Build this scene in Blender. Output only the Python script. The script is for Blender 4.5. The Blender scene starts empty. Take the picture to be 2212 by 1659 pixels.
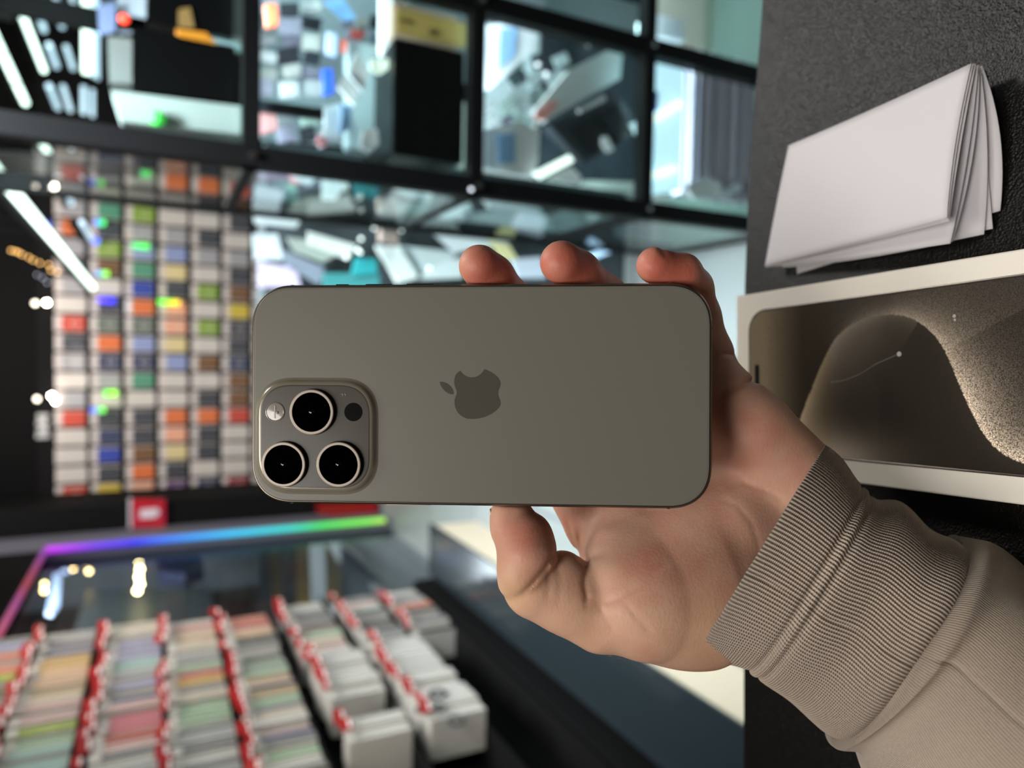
import bpy, bmesh, math, random
import numpy as np
from mathutils import Vector, Matrix
random.seed(7)
C = bpy.context.scene.collection
SC = bpy.context.scene

# ------------------------------------------------------------------ camera (photo taken with the phone turned on its side)
F_PX = 1534.0; CX, CY = 1106.0, 829.5
TH = math.radians(26.5); PS = math.radians(2.7)
FW = np.array([-math.sin(PS)*math.cos(TH), math.cos(PS)*math.cos(TH), -math.sin(TH)])
RT = np.array([math.cos(PS), math.sin(PS), 0.0])
UP = np.cross(RT, FW)
EYE = np.array([0.0, 0.0, 1.31])
cam_d = bpy.data.cameras.new('camera'); cam = bpy.data.objects.new('camera', cam_d); C.objects.link(cam)
cam_d.sensor_width = 36.0; cam_d.lens = F_PX/2212*36.0
cam_d.clip_start = 0.01
M = Matrix(((-UP[0], RT[0], -FW[0], EYE[0]), (-UP[1], RT[1], -FW[1], EYE[1]), (-UP[2], RT[2], -FW[2], EYE[2]), (0, 0, 0, 1)))
cam.matrix_world = M
cam_d.dof.use_dof = True; cam_d.dof.focus_distance = 0.249; cam_d.dof.aperture_fstop = cam_d.lens/3.85
SC.camera = cam

# ------------------------------------------------------------------ world, lights, exposure
w = bpy.data.worlds.new('world'); SC.world = w; w.use_nodes = True
w.node_tree.nodes['Background'].inputs[0].default_value = (0.68, 0.65, 0.62, 1)
w.node_tree.nodes['Background'].inputs[1].default_value = 0.13
def area(name, loc, target, sx, sy, energy, col, spread=180):
    d = bpy.data.lights.new(name, 'AREA'); d.shape = 'RECTANGLE'; d.size = sx; d.size_y = sy; d.energy = energy; d.color = col; d.spread = math.radians(spread)
    o = bpy.data.objects.new(name, d); C.objects.link(o); o.location = loc
    o.rotation_euler = (Vector(target)-Vector(loc)).to_track_quat('-Z', 'Y').to_euler(); return o
area('lamp_ahead', (0.97, 1.55, 2.72), (0.1, 0.25, 1.0), 0.40, 0.22, 17, (1.0, 0.93, 0.86))
area('lamp_above', (-0.15, 0.35, 2.75), (0.0, 0.25, 1.0), 0.7, 0.4, 9, (1.0, 0.93, 0.85))
area('fill_behind', (-0.25, -0.22, 2.15), (0.0, 0.25, 1.2), 0.5, 0.4, 7.6, (1.0, 0.94, 0.88))  # added low above the lens to grade brightness along the phone back
area('lamp_aisle', (-0.2, 2.6, 2.74), (-0.9, 3.2, 1.0), 0.4, 2.2, 42, (1.0, 0.95, 0.9), 100)
area('fill_overhead', (0.35, 2.3, 2.74), (0.3, 2.2, 0.6), 0.8, 0.8, 34, (0.84, 0.94, 1.0), 75)  # added to brighten the low table
area('fill_inner', (-2.3, 7.6, 2.72), (-2.2, 8.0, 0.5), 1.2, 1.6, 130, (0.95, 0.97, 1.0))  # added light for the space behind the glass
area('fill_inner', (-1.9, 5.7, 2.72), (-1.6, 6.0, 0.5), 0.5, 0.8, 45, (0.95, 0.97, 1.0), 110)  # second added light, lifts the panels behind the glass
area('fill_right', (1.7, 2.6, 2.74), (1.6, 3.2, 1.2), 0.8, 1.2, 36, (0.9, 0.97, 1.0), 90)  # added to lift the dark right side
area('lamp_case_wall', (0.1, 3.9, 2.74), (0.1, 5.0, 1.2), 1.8, 0.25, 28, (1.0, 0.93, 0.87), 120)
SC.view_settings.view_transform = 'Standard'; SC.view_settings.look = 'None'
SC.view_settings.exposure = 0.0; SC.view_settings.gamma = 1.0; SC.view_settings.use_curve_mapping = False
try: SC.cycles.use_denoising = True
except Exception: pass

# ------------------------------------------------------------------ helpers
def ray(x, y): return FW-(x-CX)/F_PX*UP+(CY-y)/F_PX*RT
def onz(x, y, z): d = ray(x, y); return EYE+d*(z-EYE[2])/d[2]
def ony(x, y, Y): d = ray(x, y); return EYE+d*Y/d[1]
def onx(x, y, X): d = ray(x, y); return EYE+d*X/d[0]
def at(x, y, dep): return EYE+ray(x, y)*dep
def s2l(c): return tuple(((v/255)/12.92 if v/255 <= .04045 else ((v/255+.055)/1.055)**2.4) for v in c)

def obj(name, bm, mat=None, parent=None, smooth=False, recalc=True):
    me = bpy.data.meshes.new(name)
    if isinstance(bm, bmesh.types.BMesh):
        if recalc: bmesh.ops.recalc_face_normals(bm, faces=bm.faces)
        bm.to_mesh(me); bm.free()
    else:
        v, f = bm; me.from_pydata([tuple(p) for p in v], [], [tuple(q) for q in f]); me.update()
        if recalc:
            b = bmesh.new(); b.from_mesh(me); bmesh.ops.recalc_face_normals(b, faces=b.faces); b.to_mesh(me); b.free()
    if smooth: me.polygons.foreach_set('use_smooth', [True]*len(me.polygons))
    for m in (mat if isinstance(mat, (list, tuple)) else [mat]):
        if m: me.materials.append(m)
    o = bpy.data.objects.new(name, me); C.objects.link(o)
    if parent is not None: o.parent = parent
    return o
def tag(o, label, cat, group=None, kind=None):
    if label: o['label'] = label
    if cat: o['category'] = cat
    if group: o['group'] = group
    if kind: o['kind'] = kind
    return o
def struct(name, bm, mat, label=None):
    o = obj(name, bm, mat); o['kind'] = 'structure'
    if label: o['label'] = label
    return o
def empty(name, loc, label, cat, group=None, rz=0):
    o = bpy.data.objects.new(name, None); C.objects.link(o); o.location = loc; o.rotation_euler = (0, 0, rz)
    o.empty_display_size = .02
    return tag(o, label, cat, group)
def box(bm, a, b, bev=0.0, mi=0):
    vs = [bm.verts.new((x, y, z)) for x in (a[0], b[0]) for y in (a[1], b[1]) for z in (a[2], b[2])]
    fs = [bm.faces.new([vs[i] for i in q]) for q in ((0, 1, 3, 2), (4, 6, 7, 5), (0, 4, 5, 1), (2, 3, 7, 6), (0, 2, 6, 4), (1, 5, 7, 3))]
    for f in fs: f.material_index = mi
    if bev:
        es = list({e for f in fs for e in f.edges})
        bmesh.ops.bevel(bm, geom=es, offset=bev, segments=2, affect='EDGES', clamp_overlap=True)
    return fs
def bx(a, b, bev=0.0):
    bm = bmesh.new(); box(bm, a, b, bev); return bm
def prism(bm, pts, n, t):
    """pts: 3-D polygon, extruded along n by t"""
    n = Vector(n)
    a = [bm.verts.new(Vector(p)) for p in pts]; b = [bm.verts.new(Vector(p)+n*t) for p in pts]
    bm.faces.new(a); bm.faces.new(list(reversed(b)))
    for i in range(len(a)):
        j = (i+1) % len(a); bm.faces.new((a[i], a[j], b[j], b[i]))
    return bm
def tube(bm, p, q, r, n=12):
    p, q = Vector(p), Vector(q); d = (q-p).normalized()
    u = d.orthogonal().normalized(); v = d.cross(u)
    ra = [bm.verts.new(p+(u*math.cos(2*math.pi*i/n)+v*math.sin(2*math.pi*i/n))*r) for i in range(n)]
    rb = [bm.verts.new(q+(u*math.cos(2*math.pi*i/n)+v*math.sin(2*math.pi*i/n))*r) for i in range(n)]
    for i in range(n):
        j = (i+1) % n; bm.faces.new((ra[i], ra[j], rb[j], rb[i]))
    bm.faces.new(ra); bm.faces.new(list(reversed(rb))); return bm

MATS = {}
def mat(name, col, rough=.5, metal=0.0, spec=.5, emit=None, estr=0.0, coat=0.0, trans=0.0, alpha=1.0, srgb=True):
    if name in MATS: return MATS[name]
    m = bpy.data.materials.new(name); m.use_nodes = True; b = m.node_tree.nodes['Principled BSDF']
    c = s2l(col) if srgb else col
    b.inputs['Base Color'].default_value = (*c, 1); b.inputs['Roughness'].default_value = rough
    b.inputs['Metallic'].default_value = metal; b.inputs['Specular IOR Level'].default_value = spec
    b.inputs['Coat Weight'].default_value = coat; b.inputs['Transmission Weight'].default_value = trans
    b.inputs['Alpha'].default_value = alpha
    if emit is not None:
        b.inputs['Emission Color'].default_value = (*s2l(emit), 1); b.inputs['Emission Strength'].default_value = estr
    MATS[name] = m; return m
def nd(m, typ, **kw):
    n = m.node_tree.nodes.new(typ)
    for k, v in kw.items():
        if k in n.inputs.keys(): n.inputs[k].default_value = v
        else: setattr(n, k, v)
    return n
def lk(m, a, ao, b, bi): m.node_tree.links.new(a.outputs[ao], b.inputs[bi])
def bsdf(m): return m.node_tree.nodes['Principled BSDF']
def bump(m, hnode, hout, strength, dist, chain=None):
    b = nd(m, 'ShaderNodeBump'); b.inputs['Strength'].default_value = strength; b.inputs['Distance'].default_value = dist
    lk(m, hnode, hout, b, 'Height')
    if chain: lk(m, chain, 'Normal', b, 'Normal')
    lk(m, b, 'Normal', bsdf(m), 'Normal'); return b
def glass_mat(name, tint=(1, 1, 1), ior=1.3):
    if name in MATS: return MATS[name]
    m = bpy.data.materials.new(name); m.use_nodes = True; nt = m.node_tree; nt.nodes.clear()
    t = nt.nodes.new('ShaderNodeBsdfTransparent'); t.inputs[0].default_value = (*tint, 1)
    g = nt.nodes.new('ShaderNodeBsdfGlossy'); g.inputs['Roughness'].default_value = .02
    mx = nt.nodes.new('ShaderNodeMixShader'); mx.inputs[0].default_value = .1
    fw = nt.nodes.new('ShaderNodeLayerWeight'); pw = nt.nodes.new('ShaderNodeMath'); pw.operation = 'POWER'; pw.inputs[1].default_value = 5; nt.links.new(fw.outputs['Facing'], pw.inputs[0]); fr = nt.nodes.new('ShaderNodeMath'); fr.operation = 'MULTIPLY_ADD'; r0 = ((ior-1)/(ior+1))**2; fr.inputs[1].default_value = (1-r0)*min(1, r0*40+.1); fr.inputs[2].default_value = r0; nt.links.new(pw.outputs[0], fr.inputs[0])
    o = nt.nodes.new('ShaderNodeOutputMaterial')
    nt.links.new(fr.outputs[0], mx.inputs[0]); nt.links.new(t.outputs[0], mx.inputs[1]); nt.links.new(g.outputs[0], mx.inputs[2]); nt.links.new(mx.outputs[0], o.inputs[0])
    MATS[name] = m; return m
def pcol(c):
    return mat('paint_%02x%02x%02x' % tuple(int(max(0, min(255, v))) for v in c), c, rough=.4)
ORD = 'first second third fourth fifth sixth seventh eighth ninth tenth eleventh twelfth thirteenth fourteenth fifteenth sixteenth seventeenth eighteenth nineteenth twentieth'.split()
ORD += ['twenty '+o for o in ORD[:9]]+['thirtieth']+['thirty '+o for o in ORD[:9]]

# ------------------------------------------------------------------ the shop's shell
BLACK = mat('satin_black', (11, 11, 12), rough=.75, spec=.15)
DGREY = mat('dark_grey_wall', (38, 38, 42), rough=.6)
flm = mat('floor_tile', (128, 138, 138), rough=.35)
tn = nd(flm, 'ShaderNodeTexCoord'); br = nd(flm, 'ShaderNodeTexBrick'); br.offset = 0
br.inputs['Color1'].default_value = (*s2l((128, 138, 138)), 1); br.inputs['Color2'].default_value = (*s2l((138, 146, 146)), 1)
br.inputs['Mortar'].default_value = (*s2l((90, 96, 98)), 1); br.inputs['Scale'].default_value = 1.0
br.inputs['Brick Width'].default_value = .6; br.inputs['Row Height'].default_value = .6; br.inputs['Mortar Size'].default_value = .006
lk(flm, tn, 'Object', br, 'Vector'); lk(flm, br, 'Color', bsdf(flm), 'Base Color')
struct('floor', bx((-3.3, -1.6, -.06), (2.6, 10.1, 0)), flm)
struct('ceiling', bx((-3.3, -1.6, 2.8), (2.6, 10.1, 2.86)), mat('ceiling_paint', (60, 60, 62), rough=.8))
struct('wall_back', bx((-1.16, 5.3, 0), (2.6, 5.42, 2.8)), BLACK)
struct('trim_3', bx((1.95, 5.26, 0), (2.5, 5.3, 2.8)), mat('grey_back_panel', (120, 128, 128), rough=.7))
struct('wall_right', bx((2.5, -1.6, 0), (2.6, 5.3, 2.8)), mat('grey_green_wall', (150, 158, 150), rough=.7))
struct('wall_rear', bx((-1.17, -1.6, 0), (2.5, -1.5, 2.8)), mat('warm_wall', (130, 120, 108), rough=.8))
struct('wall_far_left', bx((-3.3, -1.6, 0), (-3.2, 10.0, 2.8)), mat('brown_grey_wall', (74, 68, 62), rough=.8))
struct('wall_left', bx((-1.30, -1.5, 0), (-1.18, 3.02, 2.8)), BLACK)
struct('trim_1', bx((-1.16, 3.02, 1.84), (-1.055, 4.275, 2.8)), BLACK)
struct('trim_2', bx((-1.16, 4.265, 0), (-1.055, 5.3, 2.8)), mat('lilac_grey_panel', (112, 110, 122), rough=.6))
# glass partition in the opening with a colour-changing light strip round it
part_g = struct('window_1', bx((-1.11, 3.02, .02), (-1.10, 4.262, 1.835)), glass_mat('partition_glass', (.72, .76, .78), ior=1.06))
def rgb_strip(name, p, q, r, stops, strength, label, horizontal=True, parent=None):
    m = bpy.data.materials.new(name+'_glow'); m.use_nodes = True
    t = nd(m, 'ShaderNodeTexCoord'); s = nd(m, 'ShaderNodeSeparateXYZ'); cr = nd(m, 'ShaderNodeValToRGB')
    lk(m, t, 'Generated', s, 'Vector')
    d = np.abs(np.array(q)-np.array(p)); ax = 'XYZ'[int(np.argmax(d))]
    lk(m, s, ax, cr, 'Fac'); e = cr.color_ramp.elements
    while len(e) > 1: e.remove(e[-1])
    e[0].position = stops[0][0]; e[0].color = (*s2l(stops[0][1]), 1)
    for pos, c in stops[1:]:
        n = e.new(pos); n.color = (*s2l(c), 1)
    b = bsdf(m); b.inputs['Base Color'].default_value = (.1, .1, .1, 1)
    lk(m, cr, 'Color', b, 'Emission Color'); b.inputs['Emission Strength'].default_value = strength
    bm = bmesh.new(); tube(bm, p, q, r)
    o = obj(name, bm, m, parent)
    if label: tag(o, label, 'light strip')
    return o
strip = empty('light_strip', (-1.05, 4.25, .05), 'rainbow coloured light strip running up and over the glass partition edge', 'light strip')
def par(o, p):
    o.parent = p; o.matrix_parent_inverse = p.matrix_world.inverted() if False else Matrix.Translation(-Vector(p.location)); return o
par(rgb_strip('upright_strip', (-1.045, 4.25, .05), (-1.045, 4.25, 1.82), .016,
   [(0, (170, 235, 90)), (.06, (120, 235, 70)), (.22, (40, 225, 90)), (.32, (20, 210, 200)), (.5, (10, 190, 245)), (.68, (15, 120, 245)), (.77, (10, 20, 240)), (.88, (110, 30, 230)), (1, (200, 20, 240))], 1.25, None), strip)
par(rgb_strip('top_strip', (-1.045, 3.05, 1.822), (-1.045, 4.25, 1.822), .012,
   [(0, (200, 60, 110)), (.3, (180, 60, 150)), (.5, (190, 60, 70)), (.8, (170, 60, 150)), (1, (150, 40, 200))], .8, None), strip)
# room added behind the partition in place of a mirror's reflections
struct('added_inner_wall', bx((-3.2, 10.0, 0), (-1.0, 10.1, 2.8)), mat('added_grey_panel', (120, 128, 134), rough=.6))
def slabx(name, pts, X, t, m, label, cat, group=None):
    o = obj(name, prism(bmesh.new(), [onx(px, py, X) for px, py in pts], (-1, 0, 0), t), m)
    return tag(o, label, cat, group)
def slaby(name, pts, Y, t, m, label=None, cat=None, group=None, parent=None):
    o = obj(name, prism(bmesh.new(), [ony(px, py, Y) for px, py in pts], (0, 1, 0), t), m)
    if parent is not None: par(o, parent)
    return tag(o, label, cat, group) if label else o
slabx('panel', [(560, 1150), (640, 1148), (660, 1330), (560, 1330)], -1.55, .03, pcol((96, 104, 108)), 'grey display panel standing behind the glass partition beside the gold strip', 'panel')
slabx('panel', [(735, 1140), (800, 1135), (800, 1300), (735, 1300)], -1.55, .03, pcol((165, 175, 182)), 'pale blue-grey upright panel behind the glass partition', 'panel')
slabx('panel', [(815, 1150), (850, 1150), (850, 1300), (820, 1300)], -1.50, .05, pcol((205, 210, 210)), 'narrow white upright panel at the foot of the glass partition', 'panel')
slabx('banner', [(640, 1170), (668, 1168), (672, 1300), (640, 1300)], -1.50, .02, pcol((190, 155, 85)), 'gold vertical banner strip behind the glass partition', 'banner')
slabx('banner', [(700, 1165), (735, 1220), (735, 1300), (705, 1300)], -1.50, .02, pcol((180, 155, 105)), 'slanted tan banner strip behind the partition', 'banner')
slabx('banner', [(585, 1178), (600, 1176), (612, 1300), (590, 1300)], -1.52, .02, pcol((150, 130, 85)), 'thin dull gold banner strip behind the glass partition', 'banner')
slabx('coat', [(335, 1190), (430, 1185), (440, 1225), (400, 1240), (345, 1235)], -2.4, .15, pcol((22, 40, 85)), 'dark blue coat hanging in the room behind the partition', 'coat')
slabx('curtain', [(190, 1275), (450, 1268), (470, 1345), (160, 1360)], -2.5, .1, pcol((78, 88, 92)), 'teal-grey curtain hanging low behind the glass partition', 'curtain')
# warm bulbs of the mirror view, set behind the partition out of focus
WARM = mat('reflected_warm_bulb', (255, 235, 180), emit=(255, 228, 160), estr=45)
COOL = mat('cool_screen', (200, 220, 255), emit=(190, 215, 255), estr=1.6)
def ball(name, p, r, m, parent=None):
    bm = bmesh.new(); bmesh.ops.create_icosphere(bm, subdivisions=2, radius=r)
    o = obj(name, bm, m, parent, smooth=True); o.location = p; return o
def light_string(name, pts, r, m, label, cat, top=None, first_up=None):
    root = empty(name, tuple(pts[0]), label, cat)
    for q in pts: par(ball('bulb', q, r, m), root) if False else None
    for q in pts:
        o = ball('bulb', q, r, m); o.location = Vector(q)-Vector(pts[0]); o.parent = root
    cu = bmesh.new(); pp = ([first_up] if first_up is not None else [])+list(pts)
    for a_, b_ in zip(pp, pp[1:]): tube(cu, a_, b_, .0015, 6)
    par(obj('cable', cu, BLACK), root); return root
P_ = [onx(*q, -2.2) for q in [(304, 1196), (300, 1212), (302, 1230), (300, 1246), (302, 1262), (297, 1276)]]
light_string('reflected_bulb_string', P_, .024, WARM, 'string of six reflected warm white bulbs hanging behind the glass partition', 'bulbs', first_up=np.array([-2.2, 8.41, 2.8]))
WARM2 = mat('reflected_amber_bulb', (255, 220, 160), emit=(255, 214, 140), estr=22)
P_ = [onx(*q, -2.4) for q in [(108, 1208), (124, 1208), (118, 1228), (100, 1226), (96, 1262), (95, 1276)]]
light_string('reflected_bulb_string', P_, .020, WARM2, 'string of small reflected amber bulbs near the corner of the glass partition', 'bulbs', first_up=np.array([-2.4, 9.31, 2.8]))
P_ = [onx(*q, -2.4) for q in [(156, 1210), (158, 1228), (180, 1206), (196, 1206), (186, 1222), (192, 1234)]]
light_string('reflected_bulb_string', P_, .022, WARM2, 'string of small reflected yellow bulbs between the bluish screen and the hanging bulbs', 'bulbs', first_up=np.array([-2.4, 8.35, 2.8]))
slabx('screen', [(131, 1205), (150, 1205), (148, 1232), (134, 1232)], -2.4, .03, COOL, 'small glowing bluish screen among the amber bulbs', 'screen')
slabx('screen', [(116, 1240), (132, 1236), (128, 1305), (112, 1325), (100, 1322)], -2.4, .03, COOL, 'tall pale blue glowing screen under the amber bulbs', 'screen')

# black frame of the phone case wall and its sign
frame_b = obj('display_board', bx((-1.04, 5.04, .35), (1.9, 5.12, 1.95), .004), mat('board_black', (16, 15, 16), rough=.8, spec=.15))
tag(frame_b, 'large black back board on which the phone cases hang', 'display board')
struct('trim_4', bx((-1.055, 4.6, 0), (ony(320, 1083, 4.6)[0], 5.04, 2.8)), BLACK)
RED = mat('sign_red', (200, 25, 40), rough=.35)
sg = empty('sign', tuple(ony(320, 1108, 4.57)), 'small square red sign with a white bar beside the case wall', 'sign')
slaby('sign_board', [(284, 1079), (357, 1079), (357, 1138), (284, 1140)], 4.575, .02, mat('sign_red2', (190, 30, 45), rough=.3, coat=.5), parent=sg)
slaby('lettering', [(303, 1101), (340, 1098), (346, 1106), (336, 1118), (302, 1120)], 4.57, .004, pcol((225, 215, 220)), parent=sg)
slaby('sign_border', [(278, 1077), (285, 1077), (285, 1141), (278, 1141)], 4.575, .02, pcol((205, 205, 210)), parent=sg)
tag(slaby('sign', [(690, 1092), (815, 1086), (815, 1112), (740, 1118), (690, 1110)], 4.5, .09, mat('sign_red3', (150, 12, 20), rough=.4)), 'dark red sign low beside the foot of the rainbow light strip', 'sign')
# white lettering on the black pelmet above the cases (too blurred to read)
lt = empty('shop_lettering', tuple(ony(95, 920, 5.0)), 'blurred small white lettering on the black band above the cases', 'lettering')
for k, (a, b) in enumerate([((80, 897), (104, 900)), ((82, 906), (100, 908)), ((78, 914), (104, 916)), ((84, 922), (102, 926)), ((80, 930), (104, 932)), ((78, 940), (106, 944))]):
    bm = bmesh.new(); box(bm, (min(ony(*a, 5.02)[0], ony(*b, 5.02)[0])-.006, 5.02, ony(*b, 5.02)[2]), (max(ony(*a, 5.02)[0], ony(*b, 5.02)[0])+.006, 5.03, ony(*a, 5.02)[2]))
    par(obj('letter', bm, pcol((190, 190, 190))), lt)
SPOT = mat('spot_glow', (255, 250, 240), emit=(255, 244, 226), estr=60)
for q, lb in [((101, 654), 'beside the plain white packages'), ((76, 655), 'above the plain white packages'), ((112, 855), 'nearer the cases, by the white lettering'), ((80, 862), 'by the white lettering at the top edge'), ((120, 866), 'overlapping the corner of a white package')]:
    so = tag(ball('spotlight', ony(*q, 4.93), .012, SPOT if q[0] > 90 else mat('spot_dim', (220, 210, 190), emit=(230, 220, 200), estr=9)), 'tiny white spotlight glowing '+lb, 'spotlight', 'spotlights above the case wall'); bm = bmesh.new(); tube(bm, (0, .008, 0), (0, .12, 0), .005, 8); obj('mount', bm, BLACK).parent = so
AMB = mat('amber_dim', (230, 190, 120), emit=(250, 190, 110), estr=5)
P_ = [ony(*q, 5.0) for q in [(24, 541), (33, 543), (40, 545), (48, 550), (62, 556), (72, 562), (86, 568), (105, 572), (110, 584), (124, 588)]]
light_string('fairy_lights', P_, .0065, AMB, 'amber fairy lights strung along the top of the case wall', 'fairy lights', first_up=np.array([P_[0][0], 5.0, 2.8]))
P_ = [ony(*q, 5.0) for q in [(80, 594), (92, 600), (102, 610)]]
light_string('fairy_lights', P_, .0065, mat('pale_dim', (190, 195, 210), emit=(190, 195, 215), estr=1.5), 'three pale fairy lights below the amber ones', 'fairy lights', first_up=np.array([P_[0][0], 5.0, 2.8]))

# ------------------------------------------------------------------ LED tubes; glowing tubes also stand in for reflections in the cabinet glass
TUBE = mat('tube_or_reflection', (250, 255, 245), emit=(226, 255, 240), estr=3.2)
TUBE2 = mat('soft_tube_or_reflection', (220, 240, 250), emit=(190, 220, 240), estr=1.1)
def glowtube(a, b, za, r, label, m=TUBE, along_y=False):
    A = onz(*a, za); B = onz(*b, za)
    if along_y:
        xm = (A[0]+B[0])/2; A = (xm, A[1], za); B = (xm, B[1], za)
    root = empty('tube_or_reflection', tuple(A), label, 'tube light', 'tube lights hanging over the shop')
    bm = bmesh.new(); tube(bm, A, B, r); par(obj('tube', bm, m), root)
    L = Vector(B)-Vector(A); n = L.normalized()
    bm = bmesh.new(); box(bm, (-.012, 0, 0), (.012, L.length, .02))
    o = obj('housing', bm, BLACK); o.rotation_euler = Vector((0, 1, 0)).rotation_difference(n).to_euler(); o.location = (A[0]-root.location[0], A[1]-root.location[1], r+.001); o.parent = root
    for t in (.15, .85):
        P = Vector(A)+L*t; bm = bmesh.new(); tube(bm, P+Vector((0, 0, r+.02)), (P.x, P.y, 2.8), .0012, 6)
        par(obj('suspension_wire', bm, BLACK), root)  # housing and wires are added for the reflected tubes too
    return root
glowtube((-60, 308), (200, 620), 1.60, .013, 'longest bright tube light running along the ceiling towards the case wall')
glowtube((-30, 40), (55, 222), 1.90, .016, 'bright reflected tube light second from the frame edge, ending above the cabinet post')  # reflection in the cabinet glass, built as a glowing tube, like the fan below
glowtube((12, -60), (95, 152), 1.75, .012, 'bright reflected tube light ending level with the black cabinet bar')
glowtube((62, -40), (95, 65), 1.74, .012, 'bluish reflected tube light beside the brightest pair', TUBE2)
glowtube((112, -40), (134, 58), 1.72, .012, 'bluish reflected tube light third in the fan of tubes', TUBE2)
glowtube((148, -40), (166, 50), 1.70, .010, 'dim bluish reflected tube light at the end of the fan', TUBE2)
for (a, b, lb) in [((106, 98), (122, 143), 'short pale reflected tube light in the fan, beside the cabinet bar'), ((143, 102), (158, 148), 'short pale reflected tube light just past the first short one'),
                   ((106, 186), (125, 233), 'short pale reflected tube light beyond the cabinet bar'), ((136, 188), (152, 238), 'second short pale reflected tube light beyond the cabinet bar'),
                   ((225, 200), (246, 250), 'faint short reflected tube light near the green glow')]:
    glowtube(a, b, 1.70, .012, lb, TUBE2)
glowtube((84, 298), (108, 336), 1.62, .010, 'bright short tube light under the cabinet post')
glowtube((112, 350), (155, 440), 1.60, .009, 'soft tube light below the post, nearest the long tube', TUBE2)
glowtube((163, 350), (195, 428), 1.58, .008, 'soft tube light below the post, second from the long tube', TUBE2)
glowtube((176, 480), (196, 516), 1.50, .007, 'soft short tube light crossing the lit cases', TUBE2)
glowtube((147, 303), (155, 322), 1.62, .008, 'small pale tube light stub under the cabinet post', TUBE2)
glowtube((172, 306), (180, 320), 1.62, .008, 'small pale tube light stub next to the other stub', TUBE2)
def hang(o, p, y=None):  # wires added to carry the reflected cross tubes
    y = o.data.vertices[0].co.y if y is None else y
    bm = bmesh.new(); tube(bm, (p[0], y, p[2]+.002), (p[0], y, 2.8), .0014, 6); c = obj('suspension_wire', bm, BLACK); c.parent = o; return c
for k, (px, r, m_) in enumerate([(186, .020, TUBE), (200, .013, TUBE2), (208, .008, TUBE2)]):
    A = ony(px, -60, 4.4); B = ony(px, 158, 4.4); z = (A[2]+B[2])/2
    bm = bmesh.new(); tube(bm, (A[0], 4.4+.05*k, z), (B[0], 4.4+.05*k, z), r)
    tube_refl = tag(obj('tube_or_reflection', bm, m_), ('wide bright reflected cross tube light, %s of the three parallel ones' % ['topmost', 'middle', 'lowest'][k]), 'tube light', 'cross tube reflections'); hang(tube_refl, (A[0]*.5+B[0]*.5, 0, z))
for k, (px, r, m_) in enumerate([(181, .013, TUBE2), (198, .010, TUBE2)]):
    A = ony(px, 187, 4.3); B = ony(px, 246, 4.3); z = (A[2]+B[2])/2
    bm = bmesh.new(); tube(bm, (A[0], 4.3+.05*k, z), (B[0], 4.3+.05*k, z), r)
    tube_refl = tag(obj('tube_or_reflection', bm, m_), 'short pale reflected cross tube light, %s of the short pair' % ['upper', 'lower'][k], 'tube light', 'cross tube reflections'); hang(tube_refl, (A[0]*.5+B[0]*.5, 0, z))
tag(ball('indicator_lamp', ony(268, 41, 1.5), .009, mat('red_lamp', (255, 60, 40), emit=(255, 70, 50), estr=2.5)), 'round red indicator lamp beside the cross tube reflections', 'lamp')

# ------------------------------------------------------------------ glass display cabinet: black posts and rails, glass shelves
CAB = empty('display_cabinet', (.47, 1.2, 0), 'tall glass display cabinet with black metal posts and rails', 'cabinet')
PX = [.287, .618, .975]; DEP = .42; ZL = [.02, .405, .788, 1.176, 1.70]
XL, XR, YF = PX[0], PX[2]+.04, 1.2
gl = glass_mat('shelf_glass', (.90, .97, .94), ior=1.12); gl2 = glass_mat('front_glass', (.95, .99, .98))
blk = mat('black_profile', (5, 5, 6), rough=.6, spec=.15)
for i, x in enumerate(PX):
    par(obj('post', bx((x, YF, 0), (x+.034, YF+.034, 1.72), .002), blk), CAB)
    par(obj('post', bx((x, YF+DEP, 0), (x+.034, YF+DEP+.034, 1.72), .002), blk), CAB)
for z in ZL:
    par(obj('rail', bx((XL, YF+.002, z-.011), (XR, YF+.034, z+.015), .001), blk), CAB)
    par(obj('rail', bx((XL+.001, YF+.02, z-.009), (XL+.018, YF+DEP, z+.009), .001), blk), CAB)
    par(obj('glass_shelf', bx((XL+.02, YF+.036, z+.010), (XR-.01, YF+DEP+.02, z+.016)), gl), CAB)
for z in ZL[1:4]:
    for x in PX[:2]:
        bm = bmesh.new(); tube(bm, (x+.017, YF+.001, z), (x+.017, YF-.006, z), .006)
        par(obj('bolt', bm, mat('steel', (190, 190, 195), rough=.2, metal=1)), CAB)
par(obj('front_glass', bx((PX[0]+.034, YF+.0025, .03), (PX[2], YF+.0045, 1.6)), gl2), CAB)
par(obj('side_glass', bx((XL+.004, YF+.04, .03), (XL+.007, YF+DEP, 1.6)), gl2), CAB)
par(obj('back_panel', bx((PX[1]+.034, YF+DEP+.036, .02), (XR, YF+DEP+.046, .78)), mat('back_panel', (120, 126, 132), rough=.6)), CAB)
FILLW = mat('cabinet_fill', (240, 250, 255), emit=(215, 238, 255), estr=5)
for z in ZL[1:]:
    par(obj('fill_bar', bx((XL+.04, YF+.035, z-.0105), (XR-.02, YF+.039, z-.002)), FILLW), CAB)  # glowing bars added out of sight behind the rails to light the goods
def cell_fill(x, y, z, sx, sy, e, col=(.80, .92, 1.0), dn=(0, .05, -1)):
    area('cell_fill_light', (x, y, z), (x+dn[0], y+dn[1], z+dn[2]), sx, sy, e, col)  # unseen light added to brighten a cabinet cell
for x in (.46, .80):
    for z in ZL[1:]: cell_fill(x, YF+.12, z-.03, .28, .10, 1.3)

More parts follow.
